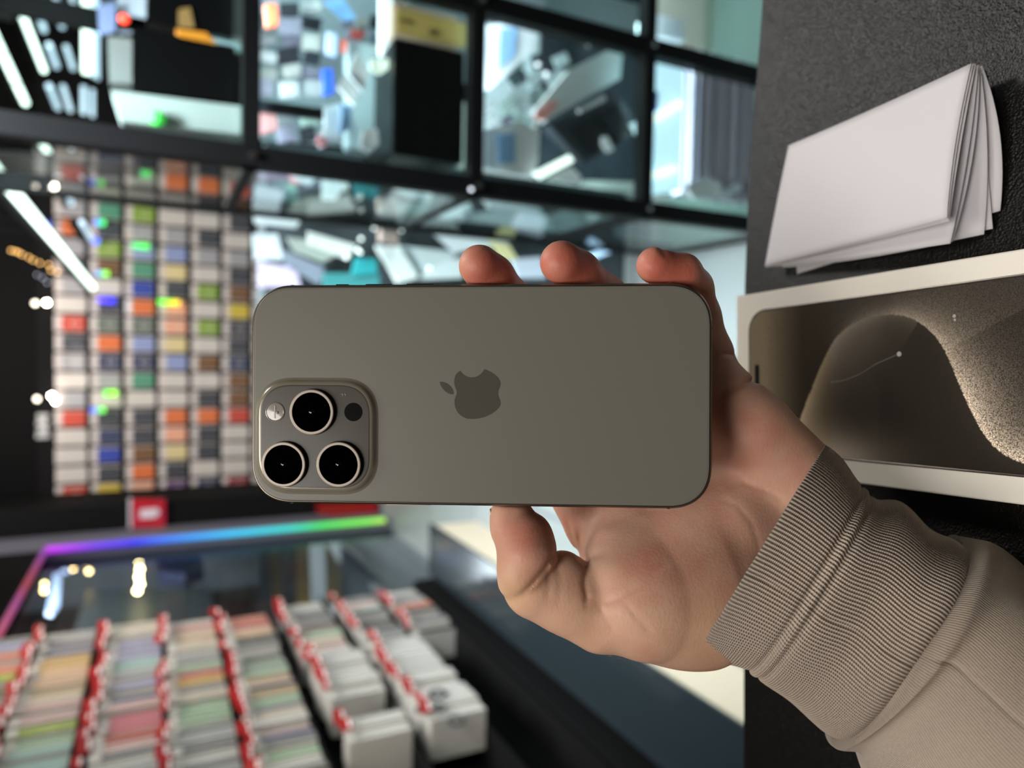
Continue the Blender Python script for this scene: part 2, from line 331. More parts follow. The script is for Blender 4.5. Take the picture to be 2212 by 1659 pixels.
G1 = 'goods shown in the glass cabinet'
def fbox(name, x0, y0, x1, y1, Y, dep, m, label, cat='box', group=G1, zb=None, bev=.003, parent=None):
    """upright box whose front lies on the plane y=Y; x0..x1 its height in the picture, y0..y1 its width"""
    yc = (y0+y1)/2; xc = (x0+x1)/2
    zt = ony(x0, yc, Y)[2]; zz = ony(x1, yc, Y)[2] if zb is None else zb
    xr = ony(xc, y0, Y)[0]; xl = ony(xc, y1, Y)[0]
    o = obj(name, bx((xl, Y, zz), (xr, Y+dep, zt), bev), m)
    if parent is not None: return par(o, parent)
    return tag(o, label, cat, group)
def card(name, pts, Y, t, m, label, cat='card', group=G1): return slaby(name, pts, Y, t, m, label, cat, group)
gb = mat('gloss_black', (5, 5, 6), rough=.3, spec=.2)
# top shelf of the bay next to the post: black boxes
fbox('speaker_box', 285, 80, 535, 215, 1.30, .15, gb, 'large black box standing on the top glass shelf near the post', zb=ZL[3]+.017)
fbox('speaker_box', 318, -40, 520, 64, 1.34, .15, gb, 'black box with a dull gold emblem on the top glass shelf', zb=ZL[3]+.017)
card('badge', [(385, 20), (410, 15), (420, 60), (385, 58)], 1.335, .004, mat('dull_gold', (120, 90, 50), rough=.5), 'dull gold emblem leaf on the black box', 'badge')
card('pouch', [(380, 62), (445, 70), (470, 98), (395, 92)], 1.30, .03, pcol((180, 110, 30)), 'orange brown pouch lying between the two black boxes', 'pouch')
card('leaflet', [(440, 62), (530, 82), (530, 118), (465, 100)], 1.36, .004, pcol((160, 185, 190)), 'pale blue-grey leaflet beside the orange brown pouch', 'leaflet')
card('display_plinth', [(240, 195), (540, 232), (538, 292), (262, 262)], 1.27, .06, pcol((140, 148, 145)), 'pale grey display plinth under the black box', 'plinth')
tag(ball('indicator_lamp', ony(340, 256, 1.262), .012, mat('green_lamp', (60, 200, 70), emit=(60, 190, 70), estr=.8)), 'soft green indicator lamp at the foot of the pale plinth', 'lamp')
card('carton', [(232, 78), (285, 84), (285, 180), (236, 178)], 1.55, .1, pcol((120, 124, 122)), 'grey carton behind the large black box', 'carton')
card('poster', [(210, 10), (250, 4), (250, 68), (214, 76)], 1.60, .004, pcol((120, 130, 165)), 'blue-grey poster card with pink edge by the red lamp', 'poster')
card('poster', [(252, -20), (316, -20), (314, 70), (256, 72)], 1.62, .004, pcol((185, 190, 205)), 'lilac-white poster card right by the red lamp', 'poster')
# first full bay (between the first two visible rails)
W1 = pcol((205, 218, 222)); W2 = pcol((238, 246, 250)); LB = pcol((150, 195, 240)); GY = pcol((150, 160, 162)); DK = pcol((38, 42, 48))
fbox('carton', 850, 98, 1024, 345, 1.235, .20, gb, 'big glossy black carton low in the upper bay', 'carton', zb=ZL[2]+.017)
yl = empty('carton', tuple(ony(935, 80, 1.28)), 'flat carton with a gold face and pale border beside the black carton', 'carton', G1)
fbox('carton_body', 848, 22, 1022, 98, 1.27, .06, pcol((176, 158, 140)), None, zb=ZL[2]+.017, parent=yl)
fbox('gold_label', 856, 32, 1008, 88, 1.266, .003, mat('gold_paper', (168, 144, 80), rough=.5), None, parent=yl)
fbox('printed_mark', 928, 62, 944, 76, 1.263, .002, pcol((96, 84, 50)), None, parent=yl)
fbox('printed_mark', 864, 40, 888, 50, 1.263, .002, pcol((110, 92, 50)), None, parent=yl)
fbox('display_stand', 752, 95, 846, 325, 1.36, .04, pcol((150, 166, 172)), 'pale grey display stand panel beside the black carton', 'stand', zb=ZL[2]+.017)
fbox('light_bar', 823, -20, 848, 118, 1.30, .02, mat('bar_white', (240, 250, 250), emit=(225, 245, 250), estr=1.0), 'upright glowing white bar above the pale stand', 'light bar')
card('phone_card', [(770, 112), (796, 158), (784, 198), (752, 160)], 1.26, .006, W2, 'upper of two white diamond shaped cards leaning together')
card('phone_card', [(745, 158), (774, 200), (765, 228), (730, 188)], 1.25, .006, W2, 'lower of two white diamond shaped cards leaning together')
card('phone_card', [(735, 225), (760, 228), (758, 275), (732, 292), (738, 250)], 1.27, .006, LB, 'sky blue card below the two white diamond cards')
card('phone_card', [(700, 232), (735, 222), (735, 300), (690, 318), (702, 270)], 1.29, .006, W2, 'white folded card beside the sky blue card')
card('phone_card', [(688, 290), (705, 300), (700, 318), (684, 308)], 1.28, .006, pcol((235, 150, 160)), 'small pink card at the foot of the white folded card')
card('phone_card', [(785, 280), (815, 278), (818, 312), (798, 330), (778, 318)], 1.28, .006, W2, 'white tag card low beside the black carton')
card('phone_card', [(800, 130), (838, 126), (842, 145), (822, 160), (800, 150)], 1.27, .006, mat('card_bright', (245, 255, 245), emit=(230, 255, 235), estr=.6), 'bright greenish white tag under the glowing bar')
card('phone_case', [(708, 68), (728, 74), (726, 118), (706, 112)], 1.34, .012, pcol((190, 205, 240)), 'pale periwinkle phone case on the middle of the bay', 'phone case')
card('phone_case', [(698, 150), (718, 148), (722, 200), (700, 205)], 1.34, .012, pcol((50, 90, 220)), 'bright royal blue phone case next to the diamond cards', 'phone case')
card('phone_case', [(740, 84), (780, 100), (770, 122), (740, 108)], 1.38, .012, pcol((200, 85, 60)), 'orange red phone case behind the diamond cards', 'phone case')
card('phone_case', [(760, 62), (792, 70), (780, 84), (758, 76)], 1.40, .012, pcol((150, 60, 60)), 'dark red phone case above the orange red one', 'phone case')
card('phone_case', [(572, 10), (598, 8), (600, 52), (576, 56)], 1.32, .012, pcol((232, 110, 70)), 'bright orange phone case near the top shelf rail', 'phone case')
card('phone_case', [(558, 240), (596, 244), (600, 278), (560, 292)], 1.26, .012, pcol((240, 165, 170)), 'salmon pink phone case beside the post under the dark bar', 'phone case')
card('folded_leaflet', [(700, 2), (740, -4), (770, 40), (745, 44)], 1.42, .006, pcol((120, 170, 220)), 'light blue folded leaflet high in the bay', 'leaflet')
card('divider_bar', [(548, 214), (700, 234), (700, 258), (548, 238)], 1.25, .012, DK, 'thin dark divider bar beside the post in the upper bay', 'divider')
rr = random.Random(3)
names = [('white', (214, 226, 226)), ('pale green', (180, 205, 196)), ('light grey', (172, 182, 184)), ('ice blue', (190, 212, 232)), ('dark slate', (52, 58, 66)), ('lilac grey', (150, 152, 172)), ('off-white', (200, 206, 200)), ('mid grey', (110, 118, 122))]
def fill(x0, y0, x1, y1, nx, ny, Y, tname, where, pal=None, slant=0, size=.9):
    k = 0
    for i in range(nx):
        for j in range(ny):
            nm, c = rr.choice(pal or names); c = tuple(v*(.74 if pal is None else 1) for v in c); w_, h_ = (x1-x0)/nx, (y1-y0)/ny
            cx_, cy_ = x0+w_*(i+.5)+rr.uniform(-.12, .12)*w_, y0+h_*(j+.5)+rr.uniform(-.12, .12)*h_
            a, b = w_*size/2*rr.uniform(.7, 1.1), h_*size/2*rr.uniform(.7, 1.1); an = slant+rr.uniform(-.25, .25)
            co, si = math.cos(an), math.sin(an)
            pts = [(cx_+co*u*a-si*v*b, cy_+si*u*a+co*v*b) for u, v in ((-1, -1), (1, -1), (1, 1), (-1, 1))]
            card(tname, pts, Y+rr.uniform(0, .06)+.012*k/(nx*ny), .008, pcol(c), '%s boxed phone accessory, %s in the %s' % (nm, ORD[k], where), 'accessory', 'boxed accessories, '+where)
            k += 1
fill(552, 0, 700, 210, 3, 6, 1.36, 'accessory_pack', 'upper bay by the top rail')
fill(600, 240, 690, 310, 2, 2, 1.31, 'accessory_pack', 'upper bay under the dark divider')
fill(735, 30, 830, 118, 3, 3, 1.44, 'accessory_pack', 'upper bay back corner')
# second bay
card('poster_card', [(1034, 285), (1120, 262), (1166, 282), (1162, 350), (1140, 378), (1030, 362)], 1.26, .006, W2, 'large pale blue-white poster card in the lower corner of the second bay')
card('poster_card', [(1075, 290), (1112, 288), (1112, 352), (1078, 352)], 1.255, .003, LB, 'light blue printed card on the pale poster')
card('poster_card', [(1036, 60), (1090, 48), (1160, 70), (1150, 110), (1060, 190), (1036, 200)], 1.36, .006, W2, 'upper pale blue-white poster card in the second bay')
card('poster_card', [(1080, 62), (1118, 60), (1112, 120), (1076, 150)], 1.355, .003, LB, 'light blue printed card on the upper pale poster')
card('tray', [(1186, 270), (1330, 196), (1390, 282), (1262, 352)], 1.27, .03, pcol((58, 64, 72)), 'dark grey two-pocket tray tilted in the second bay', 'tray')
card('tray_insert', [(1232, 276), (1278, 250), (1322, 312), (1278, 336)], 1.262, .006, pcol((20, 22, 26)), 'black pocket insert nearer the post in the tilted tray', 'tray')
card('tray_insert', [(1286, 246), (1330, 222), (1378, 288), (1332, 310)], 1.262, .006, pcol((20, 22, 26)), 'black pocket insert farther from the post in the tilted tray', 'tray')
card('tag_or_highlight', [(1300, 296), (1312, 294), (1326, 324), (1312, 330), (1300, 312)], 1.255, .003, W2, 'small white highlight, as a card, on the near side of the tilted tray')  # corner highlights of the dark tray, drawn as white cards
card('tag_or_highlight', [(1360, 268), (1376, 262), (1388, 292), (1376, 298)], 1.255, .003, W2, 'small white highlight, as a card, on the far side of the tilted tray')
card('moulded_holder', [(1155, 240), (1230, 150), (1330, 100), (1345, 120), (1340, 170), (1260, 215), (1180, 262)], 1.30, .02, pcol((200, 208, 206)), 'long pale grey moulded holder lying across the second bay', 'holder')
card('tag_or_highlight', [(1150, 250), (1195, 216), (1204, 226), (1172, 262)], 1.29, .004, pcol((236, 160, 150)), 'pink tag on the long pale holder')
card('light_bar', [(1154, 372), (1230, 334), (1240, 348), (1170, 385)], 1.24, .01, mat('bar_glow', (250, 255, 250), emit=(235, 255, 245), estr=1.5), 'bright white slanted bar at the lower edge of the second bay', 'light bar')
card('card_stack', [(1186, 384), (1235, 360), (1255, 380), (1250, 394)], 1.25, .01, W2, 'white card stack lying beside the bright slanted bar')
card('light_bar', [(1250, 235), (1306, 205), (1310, 216), (1254, 243)], 1.26, .008, pcol((200, 206, 210)), 'thin pale strip along the edge of the tilted tray', 'strip')
fill(1100, 110, 1230, 230, 3, 3, 1.42, 'accessory_pack', 'second bay behind the moulded holder', slant=-.5, pal=[('slate', (70, 78, 84)), ('light grey', (165, 176, 176)), ('dark', (38, 44, 50)), ('grey green', (120, 134, 130))])
fill(1040, 210, 1150, 280, 3, 2, 1.40, 'accessory_pack', 'second bay by the rail', slant=-.5)
card('backing_sheet', [(1170, 60), (1395, 110), (1395, 392), (1160, 385)], 1.56, .01, pcol((36, 42, 50)), 'dark blue-grey backing sheet at the back of the second bay', 'sheet')
card('backing_sheet', [(1034, 50), (1230, 60), (1230, 200), (1034, 370)], 1.58, .01, pcol((212, 224, 228)), 'light grey backing sheet at the back of the second bay', 'sheet')
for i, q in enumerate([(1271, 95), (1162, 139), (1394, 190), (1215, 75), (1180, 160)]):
    tag(ball('bright_bead', ony(*q, 1.27), .005, mat('cap_glow', (230, 235, 240), emit=(220, 230, 240), estr=1.2)), 'tiny glowing bead, %s in the second bay' % ORD[i], 'cap', 'glowing beads in the second bay')  # small glowing beads, brightness set by emission
# third bay, next to the counter
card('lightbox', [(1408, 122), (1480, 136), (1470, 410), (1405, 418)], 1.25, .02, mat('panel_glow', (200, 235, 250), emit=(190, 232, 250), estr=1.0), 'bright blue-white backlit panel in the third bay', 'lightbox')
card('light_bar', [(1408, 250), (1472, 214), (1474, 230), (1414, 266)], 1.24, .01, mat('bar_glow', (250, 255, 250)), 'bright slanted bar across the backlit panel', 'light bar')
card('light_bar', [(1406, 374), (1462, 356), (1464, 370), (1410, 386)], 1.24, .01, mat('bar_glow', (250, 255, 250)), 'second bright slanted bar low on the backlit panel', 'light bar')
card('label_strip', [(1408, 195), (1422, 198), (1420, 240), (1410, 240)], 1.245, .004, pcol((70, 85, 190)), 'dark blue label strip on the backlit panel')
bm = bmesh.new(); N = 90; zt = ony(1482, 250, 1.27)[2]; zb_ = .06
xa, xb = ony(1540, 425, 1.27)[0], ony(1540, 120, 1.27)[0]
prev = None
for i in range(N+1):
    z = zt+(zb_-zt)*i/N; yy = 1.27+.010*math.sin(i*.9)+.006*math.sin(i*.37+1)
    cur = [bm.verts.new((xa, yy, z)), bm.verts.new((xb, yy, z)), bm.verts.new((xb, yy+.03, z)), bm.verts.new((xa, yy+.03, z))]
    if prev:
        for a in range(4): bm.faces.new((prev[a], prev[(a+1) % 4], cur[(a+1) % 4], cur[a]))
    else: bm.faces.new(cur)
    prev = cur
bm.faces.new(prev)
tag(obj('ribbed_panel', bm, mat('lavender_metal', (196, 194, 210), rough=.4)), 'lavender-grey ribbed panel low in the third bay', 'panel', G1)
card('leaflet', [(1480, 400), (1530, 382), (1560, 396), (1555, 420), (1500, 428)], 1.24, .01, W2, 'white leaflet heap at the foot of the ribbed panel', 'leaflet')
card('leaflet', [(1556, 412), (1600, 392), (1605, 412), (1570, 426)], 1.24, .01, pcol((196, 204, 214)), 'pale lilac leaflet beside the white leaflet heap', 'leaflet')
card('box_label', [(1410, 28), (1478, 44), (1480, 88), (1412, 76)], 1.30, .06, W1, 'small white box past the second post in the third bay', 'box')
card('wall_panel', [(1400, -60), (1660, -60), (1660, 130), (1400, 90)], 1.48, .02, pcol((176, 172, 160)), 'grey-green wall panel past the second post', 'panel')
# side display left of the first post: tilted trays of phones under glass, beyond the cabinet
G2 = 'phones and trays on the low glass table'
fbox('glass_table', 572, 380, 1640, 760, 1.85, .16, mat('table_body', (58, 68, 72), rough=.5), 'low grey glass-topped table standing behind the display cabinet', 'table', None, zb=.001)
def tslab(name, pts, Y, m, label, cat='tray', t=.015): return card(name, pts, Y, t, m, label, cat, G2)
tslab('phone_tray', [(806, 372), (885, 380), (935, 410), (930, 436), (880, 420)], 1.70, pcol((205, 212, 222)), 'pale lilac slanted tray nearest the first post', t=.02)
tslab('phone_tray', [(932, 498), (1010, 462), (1160, 440), (1200, 500), (1080, 530), (985, 545)], 1.74, pcol((205, 220, 222)), 'big ice-white slanted sheet above the middle fingertip')
tslab('phone_tray', [(1030, 410), (1110, 415), (1165, 452), (1060, 450)], 1.72, W2, 'white slanted tray beside the second rail')
tslab('phone_tray', [(1170, 470), (1290, 430), (1330, 470), (1190, 520)], 1.76, pcol((170, 182, 186)), 'grey slanted tray above the ring fingertip')
tslab('phone_tray', [(1245, 430), (1310, 438), (1320, 452), (1280, 478)], 1.70, W2, 'white triangular card by the second rail')
tslab('price_label', [(1058, 520), (1100, 530), (1118, 560), (1085, 562)], 1.70, pcol((226, 230, 170)), 'pale yellow label near the middle fingertip', 'label', .006)
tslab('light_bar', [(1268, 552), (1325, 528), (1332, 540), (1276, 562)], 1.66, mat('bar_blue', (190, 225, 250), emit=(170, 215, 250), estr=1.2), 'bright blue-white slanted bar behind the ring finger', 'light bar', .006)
tslab('phone_tray', [(812, 530), (865, 535), (905, 600), (860, 612)], 1.70, pcol((205, 218, 216)), 'white slanted tray just above the phone edge')
tslab('phone_tray', [(860, 530), (990, 545), (960, 575), (900, 590)], 1.72, pcol((178, 196, 196)), 'grey-white tray lying beside the middle finger')
tslab('phone_tray', [(1105, 560), (1170, 555), (1180, 600), (1120, 600)], 1.70, pcol((205, 222, 236)), 'ice blue card between the middle and ring fingertips')
tslab('phone_case', [(770, 556), (812, 560), (815, 590), (760, 595)], 1.68, pcol((45, 150, 155)), 'teal phone case just above the phone edge', 'phone case')
tslab('phone_case', [(700, 590), (820, 590), (820, 625), (700, 625)], 1.69, pcol((60, 130, 132)), 'long teal phone case partly hidden by the phone edge', 'phone case')
tslab('carton', [(820, 425), (862, 428), (860, 530), (826, 520)], 1.74, pcol((150, 138, 130)), 'brown-grey carton in the gap between slanted trays', 'carton', .04)
tslab('carton', [(545, 340), (700, 360), (830, 430), (812, 520), (680, 480), (545, 450)], 1.95, pcol((40, 50, 54)), 'dark blue-grey slanted carton behind the trays', 'carton', .04)
tslab('leaflet', [(632, 362), (682, 362), (690, 380), (668, 400), (632, 385)], 1.70, W2, 'bright white leaflet near the top rail end', 'leaflet', .006)
tslab('leaflet', [(596, 392), (640, 400), (645, 455), (600, 455)], 1.72, pcol((130, 200, 180)), 'mint green leaflet near the top rail end', 'leaflet', .006)
tslab('leaflet', [(625, 372), (645, 368), (650, 396), (630, 398)], 1.71, pcol((235, 140, 140)), 'small pink leaflet between the white and mint ones', 'leaflet', .006)
tslab('leaflet', [(695, 380), (745, 372), (752, 400), (722, 432), (696, 430)], 1.70, W2, 'white leaflet pair beside the dark carton', 'leaflet', .006)
tslab('leaflet', [(548, 450), (600, 438), (665, 450), (640, 492), (550, 482)], 1.75, pcol((205, 220, 222)), 'white sheet under the mint leaflet', 'leaflet', .006)
tslab('leaflet', [(545, 506), (600, 505), (612, 560), (550, 560)], 1.75, pcol((200, 214, 218)), 'white sheet low beside the case wall', 'leaflet', .006)
tslab('phone_tray', [(620, 512), (680, 520), (730, 550), (700, 566), (640, 545)], 1.74, pcol((150, 164, 156)), 'grey-green slanted tray beside the low white sheet')
tslab('phone_tray', [(615, 540), (700, 578), (690, 615), (620, 575)], 1.73, pcol((120, 132, 146)), 'blue-grey slanted tray just above the phone corner')
tslab('phone_tray', [(560, 565), (640, 580), (650, 620), (560, 620)], 1.73, pcol((190, 180, 205)), 'lilac-white tray above the phone corner')
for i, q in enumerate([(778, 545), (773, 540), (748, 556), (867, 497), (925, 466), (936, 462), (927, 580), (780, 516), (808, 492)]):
    tag(ball('glint_bead', ony(*q, 1.64), .0045, mat('stud_glow', (240, 250, 245), emit=(225, 250, 240), estr=1.3)), 'tiny bright glint, %s among the slanted trays' % ORD[i], 'stud', 'bright glints among the trays')  # bokeh glints, built as tiny glowing beads
tag(ball('glint_bead', ony(1018, 409, 1.195), .0035, MATS['cap_glow']), 'tiny bright glint where the post meets the second rail', 'stud', 'bright glints on the cabinet post')  # another glint, built as a tiny glowing bead
area('tray_fill', (.42, 1.45, 1.60), (.25, 1.9, .6), .3, .1, 4, (.82, .93, 1.0))  # added fill for the trays, no visible lamp here

# more trays and sheets on the low table
for k, (pts, c, lb) in enumerate([
 ([(552, 395), (620, 400), (612, 436), (552, 440)], (120, 128, 140), 'grey-lilac tray tucked beside the case wall'),
 ([(700, 440), (800, 480), (810, 500), (705, 462)], (70, 78, 84), 'slate grey strip lying on the dark slanted carton'),
 ([(665, 500), (770, 530), (752, 560), (668, 528)], (205, 216, 210), 'pale grey-green tray ending at the teal case'),
 ([(860, 440), (925, 438), (930, 466), (880, 500)], (150, 162, 164), 'mid grey tray between the brown carton and the ice-white sheet'),
 ([(940, 455), (1010, 430), (1022, 455), (960, 480)], (214, 228, 230), 'small white sheet at the head of the ice-white sheet'),
 ([(975, 560), (1000, 556), (1000, 600), (905, 604), (920, 585)], (196, 212, 212), 'white tray just left of the middle fingertip'),
 ([(1170, 520), (1270, 500), (1262, 530), (1240, 535)], (188, 204, 206), 'pale sheet right above the ring fingertip'),
 ([(1330, 440), (1600, 482), (1600, 520), (1330, 474)], (38, 50, 64), 'dark navy shelf edge above the little fingertip'),
 ([(1330, 480), (1600, 525), (1600, 560), (1340, 540)], (104, 116, 120), 'grey shelf face above the little fingertip'),
 ([(1545, 560), (1600, 545), (1604, 680), (1590, 760), (1560, 680)], (165, 182, 190), 'pale blue-grey upright panel beside the little finger')]):
    tslab('sheet_panel', pts, 1.68+.006*k, pcol(c), lb, 'sheet', .008)
area('counter_gap_fill', (.3, .95, 1.95), (.15, 1.8, .4), .5, .12, 14, (.86, .95, 1.0), 80)  # added from the front, out of view, to lift the table goods

card('backing_sheet', [(552, -40), (845, -40), (845, 320), (552, 300)], 1.57, .01, pcol((142, 158, 164)), 'blue-grey backing sheet at the back of the upper bay', 'sheet')

cb = obj('black_panel', prism(bmesh.new(), [ony(px, py, 1.66) for px, py in [(302, 288), (546, 310), (546, 382), (300, 356)]], (0, 1, 0), .04), blk)
tag(cb, 'black rectangular panel fixed beside the cabinet post above the case wall', 'panel')
sh = obj('hanging_shelf', prism(bmesh.new(), [ony(px, py, 2.2) for px, py in [(-80, 322), (300, 340), (300, 350), (-80, 332)]], (0, 1, 0), .2), pcol((60, 56, 58)))
tag(sh, 'thin dark shelf strip running past the short tube reflections', 'shelf')

# ------------------------------------------------------------------ phone case packages on the far wall
PAL = {'R': ('red', (200, 62, 44)), 'O': ('orange', (222, 104, 48)), 'W': ('white', (206, 198, 190)), 'K': ('charcoal', (52, 54, 62)), 'N': ('navy', (44, 52, 84)),
       'B': ('royal blue', (36, 58, 160)), 'Y': ('mustard yellow', (206, 178, 50)), 'P': ('peach', (238, 165, 132)), 'G': ('leaf green', (126, 160, 44)), 'L': ('periwinkle', (134, 148, 196)),
       'C': ('cream', (222, 200, 140)), 'T': ('sea green', (70, 140, 110)), 'M': ('maroon', (150, 44, 56)), 'V': ('violet', (92, 56, 108)), 'S': ('silver', (160, 158, 162)), 'E': ('grey-green', (92, 104, 92)), 'D': ('brown', (110, 72, 40))}
ROWS = ['RWWWRSWSKRWSKSOSWK', 'YKBNKWSNOEKWDGKTBS', 'PODKKWTNLEOBTLSGKW', 'VKCPOWWLCPPKCLSWPO', 'NWKKOKWDWGWGWSKWDO', 'MWWWRDDNKKYDKSWKKR', 'WSKNPWKOSWKNLWSKWS', 'KWRSKWCKNWPSWKTWSK']
zc = [ony(px, 850, 5.0)[2] for px in (150, 223, 294, 366, 438, 509)]
dz = (zc[0]-zc[-1])/5; ZR = [zc[0]-dz*i for i in range(8)]
X0 = ony(300, 1060, 5.0)[0]; DX = (ony(300, 380, 5.0)[0]-X0)/17
cardm = mat('white_card', (205, 196, 192), rough=.4, coat=.3)
def pack_mesh():
    bm = bmesh.new()
    box(bm, (-.050, 0, -.082), (.050, .006, .080), .002)
    bmesh.ops.create_circle(bm, cap_ends=True, radius=.020, segments=20, matrix=Matrix.Translation((0, -.0005, .055)) @ Matrix.Rotation(math.pi/2, 4, 'X'))
    return bm
card_me = obj('hang_card', pack_mesh(), cardm).data; bpy.data.objects.remove(bpy.data.objects['hang_card'])
def case_bm():
    bm = bmesh.new(); pts = []
    r = .011
    for cx_, cz_, a0 in ((.045-r, .042-r, 0), (-.045+r, .042-r, 90), (-.045+r, -.080+r, 180), (.045-r, -.080+r, 270)):
        for k in range(5): a = math.radians(a0+k*22.5); pts.append((cx_+r*math.cos(a), -.0005, cz_+r*math.sin(a)))
    prism(bm, pts, (0, -1, 0), .012); return bm
ring_bm = bmesh.new()
for i in range(24):
    a, b = 2*math.pi*i/24, 2*math.pi*(i+1)/24
    v = [ring_bm.verts.new((r*math.cos(t), -.0132, -.028+r*math.sin(t))) for r, t in ((.015, a), (.019, a), (.019, b), (.015, b))]
    ring_bm.faces.new(v)
ring_me = obj('magnet_ring', ring_bm, cardm).data; bpy.data.objects.remove(bpy.data.objects['magnet_ring'])
case_me = {}
for k, (nm, c) in PAL.items():
    o = obj('case', case_bm(), mat('case_'+nm.replace(' ', '_'), tuple(.84*v+.16*140 for v in c), rough=.4, coat=.2)); case_me[k] = o.data; bpy.data.objects.remove(o)
for r in range(8):
    for i in range(18):
        if r > 5 and i > 13: continue
        k = ROWS[r][i]; nm = PAL[k][0]
        root = bpy.data.objects.new('phone_case_pack', card_me); C.objects.link(root)
        root.location = (X0+DX*i, 5.034, ZR[r]+random.uniform(-.003, .003)); root.scale = (.97, 1, .98)
        ringy = k in 'VNMEKRGPS' and (i in (0, 9, 7) or k == 'G')
        c = bpy.data.objects.new('phone_case', case_me[k]); C.objects.link(c); c.parent = root
        if k == 'W': c.scale = (1.0, 1, 1.1)
        if ringy:
            g = bpy.data.objects.new('magnet_ring', ring_me); C.objects.link(g); g.parent = c
        hk = bpy.data.objects.new('peg', None)
        bpy.data.objects.remove(hk)
        tag(root, '%s phone case pack, %s from the sign side, %s case wall row' % (nm, ORD[i], ['top', 'second', 'third', 'fourth', 'fifth', 'sixth', 'seventh', 'bottom'][r]), 'phone case', 'packs hanging on the far case wall')
peg = mat('peg_steel', (150, 150, 155), rough=.3, metal=1)
bm = bmesh.new()
for r in range(8):
    for i in range(18):
        if r > 5 and i > 13: continue
        tube(bm, (X0+DX*i, 5.045, ZR[r]+.073), (X0+DX*i, 4.975, ZR[r]+.073), .0022, 6)
pg = obj('peg', bm, peg); pg.parent = frame_b; pg['kind'] = 'stuff'
# upper cases: the dim tier above the top row, seen beyond the tube lights
# glowing bars standing in for strip reflections on the glossy packs
lights = [((205, 480), (226, 486), (20, 70, 255), (60, 255, 60), 'blue to green reflection beside the tube stub'), ((200, 520), (214, 522), (40, 70, 240), (60, 110, 240), 'small blue reflection just below the blue to green one'),
 ((285, 530), (322, 530), (60, 190, 110), (70, 220, 60), 'green bar reflection in the third row'), ((208, 590), (234, 590), (70, 120, 240), (150, 255, 0), 'green reflection in the second row'),
 ((212, 648), (248, 644), (90, 60, 240), (10, 0, 250), 'deep blue bar reflection'), ((342, 652), (388, 652), (50, 230, 50), (255, 200, 0), 'green to yellow bar reflection in the fourth row'),
 ((225, 849), (252, 849), (60, 230, 40), (160, 255, 0), 'bright green reflection nearest the lower sign'), ((196, 886), (226, 884), (10, 10, 240), (110, 255, 0), 'blue to green reflection below the green one'), ((102, 483), (106, 483), (30, 40, 220), (40, 50, 220), 'small blue reflection on the top edge of the cases'),
 ((290, 372), (325, 372), (40, 180, 130), (40, 190, 50), 'green bar reflection up by the cabinet post')]
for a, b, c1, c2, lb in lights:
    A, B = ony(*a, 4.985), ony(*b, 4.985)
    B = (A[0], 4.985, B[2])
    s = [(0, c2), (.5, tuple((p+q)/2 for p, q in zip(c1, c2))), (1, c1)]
    o = rgb_strip('strip_reflection', tuple(A), tuple(B) if abs(B[2]-A[2]) > .012 else (A[0], 4.985, A[2]-.012), .014, s, 3.0, None)
    tag(o, lb, 'light', 'colour reflections on the case packs')

# ------------------------------------------------------------------ side rack: long rows of packages seen along the aisle
RK = empty('side_rack', (-1.1, 2.4, 0), 'black side rack holding tightly packed rows of phone case packages', 'rack')
par(obj('back_board', bx((-1.178, 1.2, 0), (-1.162, 3.0, 1.95)), BLACK), RK)
tops = [1.885, 1.688, 1.478, 1.300, 1.108, .885, .672, .478]
par(obj('base', bx((-1.16, 1.2, 0), (-1.02, 3.0, .28), .004), BLACK), RK)
for z in tops:
    par(obj('shelf', bx((-1.16, 1.2, z-.186), (-1.03, 2.98, z-.180), .001), BLACK), RK)
RC = {'w': ('white', (222, 220, 214)), 'g': ('grey', (135, 136, 138)), 'k': ('black', (34, 34, 38)), 'o': ('orange', (222, 120, 84)), 'l': ('lime', (176, 200, 60)), 'y': ('yellow', (228, 180, 60)),
      'p': ('peach', (232, 192, 150)), 't': ('pale teal', (178, 216, 208)), 'm': ('mint green', (170, 204, 168)), 'i': ('lilac', (160, 162, 204)), 'h': ('hot pink', (222, 100, 124)), 'r': ('red', (206, 84, 72)),
      'd': ('dusty pink', (226, 190, 184)), 'c': ('cream', (226, 212, 190)), 'b': ('blue', (92, 104, 190)), 'n': ('navy', (70, 74, 120)), 'v': ('olive', (96, 100, 66)), 'u': ('maroon', (130, 50, 70)), 's': ('silver grey', (186, 190, 190)), 'e': ('tan', (198, 170, 120))}
# far end -> near end
RR = [list('giiooolvvgsgweegswkgbbsw'), list('gsgninyypppepcdddlmmtttmmwtsbwws'), list('cwciiiittsgdiwndhhrrdgwsgwwwsg'), list('cwrcpwccsggmryegcmmmmgsgwgsgwsgw'), list('ororppkkgskmgmedkemgcwdngmwgkwg'), list('wsgkgkumcrw  wwwwww   ww'), list('gdtkkkkgk wwwwwwwwwww'), list('wgsokkgk         ')]
ZS = tops
yfar = [2.98, 2.96, 2.95, 2.93, 2.90, 2.95, 2.90, 2.95]
def rack_mesh(c):
    bm = bmesh.new(); H = .165; nmat = 3
    for k, (a_, b_, sl) in enumerate(((-.0205, -.0150, 1), (-.0148, -.0020, 0), (-.0018, .0010, 2), (.0012, .0130, 0), (.0132, .0205, 1))):
        box(bm, (-.105+.004*(k % 2), a_, 0), (-.003*(k % 2), b_, H*(1-.02*(k % 3))), .0012, sl)
    box(bm, (-.100, -.0212, H*.84), (.0012, .0212, H+.004), .001, 1)
    col = tuple(.9*v+.1*140 for v in RC[c][1]); dk = tuple(v*.6 for v in col)
    o = obj('package', bm, [mat('pack_'+RC[c][0].replace(' ', '_'), col, rough=.35, coat=.2), mat('pack_edge', (186, 182, 174), rough=.35, coat=.2), mat('pack_dark_'+c, dk, rough=.4)])
    d = o.data; bpy.data.objects.remove(o); return d
